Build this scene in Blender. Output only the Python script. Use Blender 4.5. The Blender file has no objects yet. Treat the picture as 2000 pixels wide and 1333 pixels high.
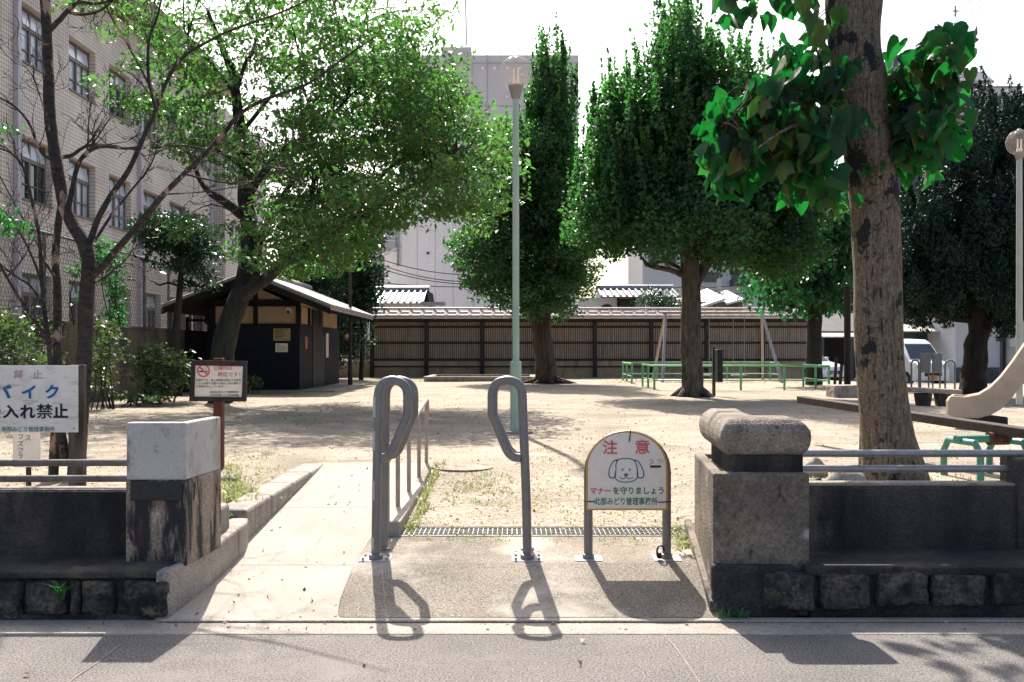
import bpy, bmesh, math, random
import numpy as np
from mathutils import Vector, Matrix
R = math.radians
SC = bpy.context.scene
COL = SC.collection

# ------------------------------------------------------------------ camera, sky, sun, exposure
F, CZ, HZ = 1944.44, 1.45, 690.0          # focal length in photo pixels, eye height, horizon row
cam_d = bpy.data.cameras.new("camera")
cam_d.lens = 35.0; cam_d.sensor_width = 36.0
cam_d.shift_y = (HZ - 666.5) / 2000.0
cam_d.clip_start = 0.05; cam_d.clip_end = 2000
cam = bpy.data.objects.new("camera", cam_d); COL.objects.link(cam)
cam.location = (0, 0, CZ); cam.rotation_euler = (R(90), 0, 0)
SC.camera = cam

SUN_EL, SUN_AZ = 48.0, -9.0                # elevation, azimuth from +Y (negative = left)
w = bpy.data.worlds.new("World"); SC.world = w; w.use_nodes = True
wn = w.node_tree.nodes; wl = w.node_tree.links
sky = wn.new("ShaderNodeTexSky"); sky.sky_type = 'NISHITA'; sky.sun_disc = False
sky.sun_elevation = R(SUN_EL); sky.sun_rotation = R(SUN_AZ)
sky.air_density = 1.0; sky.dust_density = 4.5; sky.ozone_density = 1.0
wl.new(sky.outputs[0], wn["Background"].inputs[0]); wn["Background"].inputs[1].default_value = 0.12
sd = bpy.data.lights.new("sun", 'SUN'); sd.energy = 4.8; sd.angle = R(0.55); sd.color = (1.0, 0.935, 0.855)
sun = bpy.data.objects.new("sun", sd); COL.objects.link(sun)
ce = math.cos(R(SUN_EL))
sdir = Vector((math.sin(R(SUN_AZ)) * ce, math.cos(R(SUN_AZ)) * ce, math.sin(R(SUN_EL))))
sun.rotation_euler = sdir.to_track_quat('Z', 'Y').to_euler()
sun.location = sdir * 60
SC.view_settings.view_transform = 'Standard'; SC.view_settings.look = 'None'
SC.view_settings.exposure = 1.15; SC.view_settings.gamma = 1.0
try:
    SC.cycles.max_bounces = 8; SC.cycles.transparent_max_bounces = 12
except Exception: pass

def P(px, py, Y):                          # a photo pixel at a distance Y in metres -> a point in the place
    return Vector(((px - 1000.0) / F * Y, Y, CZ + (HZ - py) / F * Y))
def PX(px, Y): return (px - 1000.0) / F * Y
def PZ(py, Y): return CZ + (HZ - py) / F * Y

# ------------------------------------------------------------------ materials
def mat(name, c1, c2=None, scale=4.0, rough=0.85, bump=0.0, bscale=80.0, metal=0.0, stain=None, speck=0.0,
        spec=0.3, stretch=(1, 1, 1), detail=6.0, coat=0.0):
    m = bpy.data.materials.new(name); m.use_nodes = True
    nt = m.node_tree; N = nt.nodes; L = nt.links; b = N["Principled BSDF"]
    b.inputs["Roughness"].default_value = rough; b.inputs["Metallic"].default_value = metal
    b.inputs["Specular IOR Level"].default_value = spec
    if coat: b.inputs["Coat Weight"].default_value = coat; b.inputs["Coat Roughness"].default_value = 0.08
    g = N.new("ShaderNodeNewGeometry"); mp = N.new("ShaderNodeMapping"); mp.inputs["Scale"].default_value = stretch
    L.new(g.outputs["Position"], mp.inputs["Vector"])
    col = None
    def rgb(c): return (c[0], c[1], c[2], 1)
    if c2 is None: c2 = tuple(x * 0.8 for x in c1)
    no = N.new("ShaderNodeTexNoise"); no.inputs["Scale"].default_value = scale; no.inputs["Detail"].default_value = detail
    no.inputs["Roughness"].default_value = 0.62
    L.new(mp.outputs[0], no.inputs["Vector"])
    cr = N.new("ShaderNodeValToRGB"); cr.color_ramp.elements[0].position = 0.36; cr.color_ramp.elements[1].position = 0.66
    cr.color_ramp.elements[0].color = rgb(c2); cr.color_ramp.elements[1].color = rgb(c1)
    L.new(no.outputs[0], cr.inputs[0]); col = cr.outputs[0]
    if speck:
        n2 = N.new("ShaderNodeTexNoise"); n2.inputs["Scale"].default_value = bscale; n2.inputs["Detail"].default_value = 2
        L.new(g.outputs["Position"], n2.inputs["Vector"])
        r2 = N.new("ShaderNodeMapRange"); r2.inputs[1].default_value = 0.35; r2.inputs[2].default_value = 0.65
        r2.inputs[3].default_value = 1 - speck; r2.inputs[4].default_value = 1 + speck
        L.new(n2.outputs[0], r2.inputs[0])
        mm = N.new("ShaderNodeVectorMath"); mm.operation = 'SCALE'
        L.new(col, mm.inputs[0]); L.new(r2.outputs[0], mm.inputs["Scale"]); col = mm.outputs[0]
    for st in (stain or []):               # (colour, scale, stretch, lo, hi)
        m3 = N.new("ShaderNodeMapping"); m3.inputs["Scale"].default_value = st[2]
        m3.inputs["Location"].default_value = (st[1] * 3.1, 1.7, st[3] * 9)
        L.new(g.outputs["Position"], m3.inputs["Vector"])
        n3 = N.new("ShaderNodeTexNoise"); n3.inputs["Scale"].default_value = st[1]; n3.inputs["Detail"].default_value = 7
        n3.inputs["Roughness"].default_value = 0.65
        L.new(m3.outputs[0], n3.inputs["Vector"])
        r3 = N.new("ShaderNodeMapRange"); r3.inputs[1].default_value = st[3]; r3.inputs[2].default_value = st[4]
        L.new(n3.outputs[0], r3.inputs[0])
        mx = N.new("ShaderNodeMix"); mx.data_type = 'RGBA'; mx.inputs["B"].default_value = rgb(st[0])
        L.new(r3.outputs[0], mx.inputs["Factor"]); L.new(col, mx.inputs["A"]); col = mx.outputs["Result"]
    L.new(col, b.inputs["Base Color"])
    if bump:
        nb = N.new("ShaderNodeTexNoise"); nb.inputs["Scale"].default_value = bscale; nb.inputs["Detail"].default_value = 5
        L.new(mp.outputs[0], nb.inputs["Vector"])
        bp = N.new("ShaderNodeBump"); bp.inputs["Strength"].default_value = bump; bp.inputs["Distance"].default_value = 1.2 / bscale
        L.new(nb.outputs[0], bp.inputs["Height"]); L.new(bp.outputs[0], b.inputs["Normal"])
    return m

def leaf_mat(name, cols, trans, tw=0.45, rough=0.45, gloss=0.06):
    m = bpy.data.materials.new(name); m.use_nodes = True
    nt = m.node_tree; N = nt.nodes; L = nt.links; b = N["Principled BSDF"]; out = N["Material Output"]
    g = N.new("ShaderNodeNewGeometry"); cr = N.new("ShaderNodeValToRGB")
    el = cr.color_ramp.elements
    while len(el) < len(cols): el.new(0.5)
    for i, c in enumerate(cols):
        el[i].position = i / (len(cols) - 1); el[i].color = (c[0], c[1], c[2], 1)
    no = N.new("ShaderNodeTexNoise"); no.inputs["Scale"].default_value = 1.7; no.inputs["Detail"].default_value = 3
    L.new(g.outputs["Position"], no.inputs["Vector"])
    mr = N.new("ShaderNodeMapRange"); mr.inputs[1].default_value = 0.32; mr.inputs[2].default_value = 0.68; mr.inputs[3].default_value = -0.35; mr.inputs[4].default_value = 0.35
    L.new(no.outputs[0], mr.inputs[0]); ad = N.new("ShaderNodeMath"); ad.operation = 'ADD'; ad.use_clamp = True
    L.new(g.outputs["Random Per Island"], ad.inputs[0]); L.new(mr.outputs[0], ad.inputs[1])
    L.new(ad.outputs[0], cr.inputs[0]); L.new(cr.outputs[0], b.inputs["Base Color"])
    b.inputs["Roughness"].default_value = rough; b.inputs["Specular IOR Level"].default_value = gloss * 6
    t = N.new("ShaderNodeBsdfTranslucent")
    hs = N.new("ShaderNodeMix"); hs.data_type = 'RGBA'; hs.blend_type = 'MULTIPLY'; hs.inputs["Factor"].default_value = 0.0
    hs.inputs["A"].default_value = (trans[0], trans[1], trans[2], 1); L.new(cr.outputs[0], hs.inputs["B"])
    L.new(hs.outputs["Result"], t.inputs["Color"])
    mx = N.new("ShaderNodeMixShader"); mx.inputs[0].default_value = tw
    L.new(b.outputs[0], mx.inputs[1]); L.new(t.outputs[0], mx.inputs[2]); L.new(mx.outputs[0], out.inputs["Surface"])
    return m

def glass_mat(name, tint, alpha, rough=0.05):
    m = bpy.data.materials.new(name); m.use_nodes = True
    nt = m.node_tree; N = nt.nodes; L = nt.links; b = N["Principled BSDF"]; out = N["Material Output"]
    b.inputs["Base Color"].default_value = (*tint, 1); b.inputs["Roughness"].default_value = rough
    t = N.new("ShaderNodeBsdfTransparent"); t.inputs[0].default_value = (0.97, 0.955, 0.945, 1)
    mx = N.new("ShaderNodeMixShader"); mx.inputs[0].default_value = alpha
    L.new(t.outputs[0], mx.inputs[1]); L.new(b.outputs[0], mx.inputs[2]); L.new(mx.outputs[0], out.inputs["Surface"])
    return m

def tile_mat(name, c1, c2, joint, bw, bh, js=0.010, axis='Y', offset=0.0, rough=0.6):
    m = bpy.data.materials.new(name); m.use_nodes = True
    nt = m.node_tree; N = nt.nodes; L = nt.links; b = N["Principled BSDF"]; b.inputs["Roughness"].default_value = rough; b.inputs["Specular IOR Level"].default_value = .12
    g = N.new("ShaderNodeNewGeometry"); s = N.new("ShaderNodeSeparateXYZ"); c = N.new("ShaderNodeCombineXYZ")
    L.new(g.outputs["Position"], s.inputs[0])
    if axis == 'XY':
        ad = N.new("ShaderNodeMath"); L.new(s.outputs[0], ad.inputs[0]); L.new(s.outputs[1], ad.inputs[1]); L.new(ad.outputs[0], c.inputs[0])
    else: L.new(s.outputs[axis], c.inputs[0])
    L.new(s.outputs[2], c.inputs[1])
    br = N.new("ShaderNodeTexBrick"); br.offset = offset; br.inputs["Scale"].default_value = 1
    br.inputs["Brick Width"].default_value = bw; br.inputs["Row Height"].default_value = bh
    br.inputs["Mortar Size"].default_value = js; br.inputs["Mortar Smooth"].default_value = 0.2
    br.inputs["Color1"].default_value = (*c1, 1); br.inputs["Color2"].default_value = (*c2, 1); br.inputs["Mortar"].default_value = (*joint, 1)
    L.new(c.outputs[0], br.inputs["Vector"])
    no = N.new("ShaderNodeTexNoise"); no.inputs["Scale"].default_value = 0.6; no.inputs["Detail"].default_value = 8
    L.new(g.outputs["Position"], no.inputs["Vector"])
    r = N.new("ShaderNodeMapRange"); r.inputs[1].default_value = 0.3; r.inputs[2].default_value = 0.7; r.inputs[3].default_value = 0.8; r.inputs[4].default_value = 1.12
    L.new(no.outputs[0], r.inputs[0])
    v = N.new("ShaderNodeVectorMath"); v.operation = 'SCALE'; L.new(br.outputs[0], v.inputs[0]); L.new(r.outputs[0], v.inputs["Scale"])
    L.new(v.outputs[0], b.inputs["Base Color"])
    return m

M = {}
M['sand'] = mat('sand', (.385, .325, .25), (.27, .226, .174), scale=.9, bump=1.0, bscale=34, speck=.25, rough=.95, stain=[((.20, .17, .122), .55, (1, 1, 1), .53, .70), ((.44, .385, .31), 2.2, (1, 1, 1), .58, .7), ((.17, .14, .105), 7, (1, 1, 1), .60, .67), ((.155, .128, .095), 28, (1, 1, 1), .63, .68), ((.21, .175, .13), 1.1, (.25, 1.6, 1), .60, .70)])
M['road'] = mat('road', (.175, .161, .148), (.128, .118, .109), scale=1.1, bump=.8, bscale=95, speck=.55, rough=.9, stain=[((.225, .205, .188), .8, (1, 1, 1), .52, .70), ((.088, .082, .077), 1.7, (.4, 1, 1), .62, .74), ((.095, .088, .082), 30, (1, 1, 1), .62, .67), ((.08, .075, .07), .9, (1, 6, 1), .66, .70)])
M['gutter'] = mat('gutter', (.34, .30, .255), (.25, .22, .185), scale=2.5, bump=.5, bscale=100, speck=.25, stain=[((.16, .14, .12), 1.4, (.3, 2, 1), .57, .72)])
M['ramp'] = mat('ramp', (.36, .32, .27), (.30, .265, .225), scale=1.6, bump=.35, bscale=120, speck=.16, rough=.9, stain=[((.22, .19, .155), 1.0, (1, .5, 1), .53, .78), ((.20, .17, .135), 14, (1, 1, 1), .66, .7), ((.20, .175, .145), 2.2, (3, .25, 1), .60, .72)])
M['apron'] = mat('apron', (.27, .235, .19), (.175, .15, .12), scale=1.3, bump=.7, bscale=110, speck=.5, rough=.92, stain=[((.40, .36, .305), 1.4, (1, 1, 1), .52, .66), ((.105, .088, .07), 1.0, (1, 1, 1), .56, .74), ((.10, .085, .068), 40, (1, 1, 1), .63, .68)])
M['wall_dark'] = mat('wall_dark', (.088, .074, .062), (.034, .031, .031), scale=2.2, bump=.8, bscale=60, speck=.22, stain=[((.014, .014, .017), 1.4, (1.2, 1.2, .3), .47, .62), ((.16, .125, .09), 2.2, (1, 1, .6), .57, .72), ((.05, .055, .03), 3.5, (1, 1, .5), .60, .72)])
M['pillar_pale'] = mat('pillar_pale', (.52, .49, .465), (.42, .39, .365), scale=1.8, bump=.5, bscale=70, speck=.06, stain=[((.26, .22, .17), 3.6, (1, 1, .55), .50, .68), ((.13, .11, .09), 6.0, (1.4, 1.4, .4), .57, .66), ((.33, .30, .27), 14, (1, 1, 1), .58, .66)])
M['pillar_stained'] = mat('pillar_stained', (.40, .32, .255), (.24, .185, .135), scale=4.5, bump=.9, bscale=60, speck=.25, stain=[((.03, .03, .033), 3.4, (2.2, 2.2, .45), .47, .56), ((.15, .06, .045), 2.3, (1.6, 1.6, .5), .61, .68), ((.50, .44, .37), 5, (1.3, 1.3, .25), .60, .66), ((.03, .03, .03), 10, (1.2, 1.2, .3), .57, .62)])
M['pillar_brown'] = mat('pillar_brown', (.25, .205, .155), (.145, .12, .095), scale=3.0, bump=.9, bscale=65, speck=.25, stain=[((.035, .033, .034), 1.9, (1, 1, .8), .53, .66), ((.40, .36, .32), 2.6, (.8, 1, 1.8), .60, .65), ((.04, .036, .034), 8, (1, 1, .5), .60, .68)])
M['cap_stone'] = mat('cap_stone', (.31, .265, .215), (.17, .142, .115), scale=6, bump=1.0, bscale=95, speck=.33, rough=.95, stain=[((.05, .046, .043), 4, (1, 1, 1), .55, .68), ((.09, .08, .07), 30, (1, 1, 1), .62, .67)])
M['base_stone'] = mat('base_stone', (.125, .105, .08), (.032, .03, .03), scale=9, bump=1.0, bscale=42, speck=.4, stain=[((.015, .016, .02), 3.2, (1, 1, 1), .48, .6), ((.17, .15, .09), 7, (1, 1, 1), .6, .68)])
M['mortar'] = mat('mortar', (.07, .062, .056), (.022, .022, .024), scale=3.2, bump=.8, bscale=60, speck=.3)
M['kerb'] = mat('kerb', (.36, .315, .275), (.23, .20, .17), scale=4, bump=.6, bscale=90, speck=.28, stain=[((.10, .085, .07), 3.5, (1, 3, .3), .55, .7)])
M['plaque'] = mat('plaque', (.03, .03, .034), (.02, .02, .024), scale=20, rough=.4, speck=.3, bump=.2)
M['pipe'] = mat('pipe', (.215, .20, .19), (.165, .155, .15), scale=9, rough=.42, metal=.25, bump=.08, bscale=200, speck=.12, spec=.5)
M['galv'] = mat('galv', (.34, .33, .33), (.26, .25, .25), scale=14, rough=.4, metal=.5, speck=.1)
M['railing_old'] = mat('railing_old', (.20, .17, .15), (.10, .085, .075), scale=6, rough=.7, bump=.4, bscale=120, stain=[((.03, .03, .03), 6, (1, 1, 1), .58, .68)])
M['plate'] = mat('plate', (.36, .355, .345), (.28, .275, .27), scale=10, rough=.6)
M['tape'] = mat('tape', (.46, .45, .45), (.40, .39, .39), scale=30, rough=.5)
M['rail_pink'] = mat('rail_pink', (.40, .31, .27), (.31, .235, .205), scale=8, rough=.5, speck=.15)
M['lamp_green'] = mat('lamp_green', (.37, .50, .40), (.29, .40, .31), scale=3, rough=.5, stretch=(3, 3, .6), stain=[((.46, .46, .40), 1.2, (1, 1, .2), .55, .75)])
M['lamp_grey'] = mat('lamp_grey', (.42, .44, .40), (.34, .36, .32), scale=5, rough=.5)
M['lamp_collar'] = mat('lamp_collar', (.30, .27, .255), (.23, .20, .19), scale=12, rough=.6)
M['lamp_glass'] = glass_mat('lamp_glass', (.72, .66, .62), .17, .12)
M['bulb'] = mat('bulb', (.85, .78, .6), (.8, .7, .5), rough=.3)
M['play_green'] = mat('play_green', (.17, .44, .22), (.12, .35, .16), scale=6, rough=.45, stain=[((.30, .42, .30), 8, (1, 1, 1), .62, .72)])
M['seesaw_green'] = mat('seesaw_green', (.12, .33, .25), (.08, .25, .19), scale=8, rough=.4)
M['black'] = mat('black', (.02, .02, .022), (.012, .012, .014), rough=.5)
M['dark_wood'] = mat('dark_wood', (.055, .042, .036), (.028, .022, .02), scale=5, stretch=(1, 1, .15), bump=.4, bscale=60)
M['plank'] = mat('plank', (.075, .055, .045), (.04, .03, .026), scale=12, bump=.5, bscale=60, stain=[((.25, .2, .15), 9, (1, 1, 1), .68, .74)])
M['red_post'] = mat('red_post', (.15, .05, .04), (.08, .03, .025), scale=8, stretch=(2, 2, .4))
M['white_sign'] = mat('white_sign', (.80, .755, .71), (.72, .68, .635), scale=7, rough=.5, stain=[((.42, .38, .34), 6, (1, 1, 1), .62, .82)])
M['cream_sign'] = mat('cream_sign', (.80, .71, .63), (.74, .65, .57), scale=12, rough=.5)
M['rust_sign'] = mat('rust_sign', (.80, .745, .70), (.68, .63, .59), scale=9, rough=.5, stain=[((.42, .34, .29), 7, (.7, 1, 3), .53, .70), ((.05, .045, .04), 8, (1.5, 1, .6), .68, .72)])
M['orange'] = mat('orange', (.62, .34, .07), (.52, .27, .05), scale=12)
M['t_red'] = mat('t_red', (.62, .11, .12), (.55, .16, .16), scale=60)
M['t_pink'] = mat('t_pink', (.50, .36, .34), (.44, .33, .31), scale=40)
M['t_blue'] = mat('t_blue', (.012, .13, .36), (.01, .11, .30), scale=20)
M['t_navy'] = mat('t_navy', (.012, .018, .045), (.02, .03, .05), scale=20)
M['t_green'] = mat('t_green', (.02, .15, .08), (.04, .24, .13), scale=50)
M['t_dog'] = mat('t_dog', (.05, .26, .52), (.03, .18, .40), scale=40)
M['t_black'] = mat('t_black', (.03, .03, .03), (.05, .045, .04), scale=60)
M['bark_dead'] = mat('bark_dead', (.07, .058, .052), (.022, .02, .021), scale=12, stretch=(1, 1, 2.4), bump=1.0, bscale=40, rough=.95, stain=[((.40, .27, .21), 4.2, (1.4, 1.4, .45), .57, .61), ((.012, .013, .017), 3, (1, 1, .6), .54, .68)])
M['bark_dark'] = mat('bark_dark', (.05, .043, .038), (.016, .015, .016), scale=7, stretch=(1, 1, .35), bump=1.0, bscale=26, rough=.95, stain=[((.035, .045, .022), 1.3, (1, 1, .5), .56, .7)])
M['bark_grey'] = mat('bark_grey', (.15, .12, .095), (.05, .042, .036), scale=9, stretch=(1.3, 1.3, .3), bump=1.0, bscale=22, rough=.95, stain=[((.03, .028, .028), 2.2, (1, 1, .6), .53, .62)])
M['bark_brown'] = mat('bark_brown', (.12, .085, .062), (.04, .03, .025), scale=8, stretch=(1.6, 1.6, .12), bump=1.0, bscale=18, rough=.95)
M['bark_near'] = mat('bark_near', (.20, .155, .115), (.115, .09, .068), scale=26, stretch=(1.5, 1.5, .28), bump=1.0, bscale=44, rough=.95, speck=.3, stain=[((.03, .024, .02), 30, (1.7, 1.7, .2), .55, .62), ((.018, .018, .022), 3.2, (1, 1, .9), .54, .575), ((.02, .02, .024), 12, (1, 1, .8), .62, .65), ((.10, .11, .06), 2.2, (1, 1, .6), .62, .72)])
M['leaf_maple'] = leaf_mat('leaf_maple', [(.02, .054, .024), (.032, .078, .028), (.052, .102, .03), (.11, .115, .034), (.12, .07, .035)], (.12, .34, .06), .40)
M['leaf_dark'] = leaf_mat('leaf_dark', [(.009, .026, .015), (.014, .036, .018), (.022, .05, .024)], (.03, .14, .04), .15, .35)
M['leaf_gingko'] = leaf_mat('leaf_gingko', [(.011, .034, .019), (.018, .048, .021), (.045, .085, .027)], (.08, .32, .05), .32)
M['leaf_back'] = leaf_mat('leaf_back', [(.014, .042, .02), (.025, .058, .022), (.045, .085, .026)], (.09, .30, .05), .34)
M['leaf_big'] = leaf_mat('leaf_big', [(.010, .027, .018), (.013, .035, .02), (.022, .042, .023), (.12, .09, .035)], (.014, .32, .04), .29, .6, .04)
M['leaf_far_big'] = leaf_mat('leaf_far_big', [(.012, .04, .024), (.018, .055, .026), (.035, .08, .03)], (.03, .28, .06), .30)
M['leaf_juniper'] = leaf_mat('leaf_juniper', [(.004, .02, .014), (.007, .028, .017), (.012, .04, .02)], (.01, .06, .025), .10, .6)
M['leaf_shrub'] = leaf_mat('leaf_shrub', [(.02, .045, .018), (.045, .075, .025), (.20, .19, .12), (.03, .06, .022)], (.12, .25, .05), .28)
M['leaf_weed'] = leaf_mat('leaf_weed', [(.03, .10, .03), (.05, .13, .04), (.09, .16, .05)], (.06, .34, .07), .35)
M['grass_dry'] = leaf_mat('grass_dry', [(.30, .30, .13), (.22, .27, .10), (.40, .36, .20), (.14, .24, .08)], (.36, .40, .14), .35)
M['litter'] = leaf_mat('litter', [(.16, .10, .06), (.24, .17, .10), (.10, .07, .05), (.30, .22, .13)], (.3, .18, .08), .15)
M['cream_slide'] = mat('cream_slide', (.50, .40, .31), (.40, .315, .24), scale=3, bump=.3, bscale=90, speck=.14, stain=[((.22, .16, .12), 4, (1, 1, 1), .62, .75)])
M['lamp_grey2'] = mat('lamp_grey2', (.22, .24, .23), (.16, .175, .17), scale=8, rough=.6)
M['car_paint'] = mat('car_paint', (.74, .75, .76), (.70, .71, .72), scale=2, rough=.25, spec=.5, coat=.6)
M['car_glass'] = mat('car_glass', (.035, .045, .05), (.02, .03, .035), scale=1.5, rough=.06, spec=.8)
M['headlight'] = mat('headlight', (.6, .62, .64), (.35, .36, .38), scale=20, rough=.15, spec=.8)
M['tile_pink'] = tile_mat('tile_pink', (.80, .685, .585), (.72, .61, .515), (.31, .265, .225), .125, .118, .010, 'Y', 0.0)
M['tile_front'] = tile_mat('tile_front', (.80, .685, .585), (.72, .61, .515), (.31, .265, .225), .125, .118, .010, 'XY', 0.0)
M['downpipe'] = mat('downpipe', (.56, .50, .55), (.48, .43, .47), scale=3, rough=.5)
M['cornice'] = mat('cornice', (.22, .15, .125), (.16, .11, .095), scale=2, rough=.8)
M['window_frame'] = mat('window_frame', (.20, .17, .155), (.15, .125, .115), scale=5, rough=.5)
M['window_dark'] = mat('window_dark', (.035, .035, .04), (.025, .025, .03), scale=3, rough=.5)
M['pane_frosted'] = mat('pane_frosted', (.62, .64, .70), (.46, .48, .53), scale=.7, rough=.22, spec=.6)
M['pane_dark'] = mat('pane_dark', (.04, .06, .065), (.025, .04, .045), scale=.9, rough=.08, spec=.7)
M['old_wall'] = mat('old_wall', (.19, .155, .115), (.065, .058, .05), scale=1.3, bump=.6, bscale=40, speck=.25, stretch=(1, 1, .5),
                    stain=[((.03, .03, .032), 1.4, (1, 1.3, .3), .52, .66), ((.33, .26, .18), 1.1, (1, 1, .5), .64, .76)])
M['mesh_green'] = mat('mesh_green', (.05, .085, .075), (.035, .06, .055), scale=6, rough=.5)
M['mesh_wire'] = mat('mesh_wire', (.24, .23, .22), (.18, .17, .165), scale=6, rough=.5, metal=.3)
M['hut_dark'] = tile_mat('hut_dark', (.016, .017, .024), (.011, .012, .018), (.008, .009, .012), .10, .10, .006, 'XY', 0.0, .6)
M['hut_tan'] = mat('hut_tan', (.42, .30, .19), (.36, .25, .155), scale=4, speck=.15, bscale=60)
M['hut_wood'] = mat('hut_wood', (.022, .019, .019), (.013, .012, .013), scale=8, stretch=(1, 1, .2), spec=.1)
M['roof_tile'] = mat('roof_tile', (.36, .33, .30), (.24, .215, .20), scale=5, bump=.3, bscale=40, rough=.6, speck=.15)
M['fence_slat'] = mat('fence_slat', (.40, .315, .25), (.26, .20, .16), scale=2.2, stretch=(9, 1, .5), rough=.85, stain=[((.16, .13, .11), 1.2, (3, 1, .4), .55, .72)])
M['fence_post'] = mat('fence_post', (.045, .037, .035), (.03, .025, .024), scale=6)
M['fence_plinth'] = mat('fence_plinth', (.46, .36, .25), (.33, .25, .17), scale=1.6, bump=.3, bscale=60, stain=[((.12, .10, .08), 2, (1, 1, .3), .57, .75)])
M['fence_roof'] = mat('fence_roof', (.46, .38, .34), (.36, .29, .26), scale=2.5, rough=.6, speck=.1)
M['white_edge'] = mat('white_edge', (.62, .60, .55), (.5, .48, .44), scale=6, rough=.5)
M['bld_grey'] = mat('bld_grey', (.60, .57, .55), (.54, .515, .495), scale=.25, rough=.9, speck=.06, bscale=9)
M['bld_pale'] = mat('bld_pale', (.86, .82, .79), (.78, .745, .72), scale=.3, rough=.9, stretch=(4, 4, .4), speck=.05, bscale=9)
M['bld_blue'] = mat('bld_blue', (.38, .40, .45), (.32, .34, .38), scale=.4, rough=.9)
M['bld_dark'] = tile_mat('bld_dark', (.115, .108, .125), (.10, .095, .11), (.075, .07, .08), .5, .25, .02, 'XY')
M['bld_white'] = mat('bld_white', (.58, .57, .57), (.52, .51, .51), scale=.5, rough=.85)
M['slate'] = mat('slate', (.155, .145, .175), (.12, .11, .135), scale=2, rough=.5)
M['kawara'] = mat('kawara', (.30, .30, .315), (.22, .22, .235), scale=3, rough=.4, speck=.1, spec=.5)
M['awning'] = mat('awning', (.50, .46, .42), (.42, .385, .35), scale=3, rough=.5)
M['wire'] = mat('wire', (.03, .03, .035), (.02, .02, .025), rough=.6)
M['garage'] = mat('garage', (.10, .098, .105), (.07, .07, .076), scale=2, rough=.8)
M['hut_tan2'] = mat('hut_tan2', (.42, .31, .15), (.36, .26, .12), scale=20)
M['red_sign'] = mat('red_sign', (.42, .16, .12), (.34, .12, .10), scale=10)
M['bark_black'] = mat('bark_black', (.04, .03, .026), (.014, .012, .012), scale=7, stretch=(1.6, 1.6, .12), bump=1.0, bscale=18, rough=.95)
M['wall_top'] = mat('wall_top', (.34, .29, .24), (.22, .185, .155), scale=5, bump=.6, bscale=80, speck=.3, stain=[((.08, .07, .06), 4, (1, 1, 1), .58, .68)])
M['leaf_tip'] = leaf_mat('leaf_tip', [(.05, .11, .035), (.075, .14, .04), (.11, .15, .05)], (.10, .42, .08), .42)
M['joint_pale'] = mat('joint_pale', (.30, .27, .24), (.2, .18, .16), scale=14)
M['gravel'] = mat('gravel', (.40, .34, .27), (.17, .145, .12), scale=25, rough=.95)
# ------------------------------------------------------------------ mesh helpers
ORG = {}
def org(o): return ORG.get(o.name, Vector((0, 0, 0))) if o else Vector((0, 0, 0))
def tag(o, label, cat, group=None):
    o['label'] = label; o['category'] = cat
    if group: o['group'] = group
    return o
def thing(name, label, cat, loc=(0, 0, 0), group=None):
    o = bpy.data.objects.new(name, None); COL.objects.link(o); o.location = loc; o.empty_display_size = .2
    ORG[o.name] = Vector(loc)
    return tag(o, label, cat, group)

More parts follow.
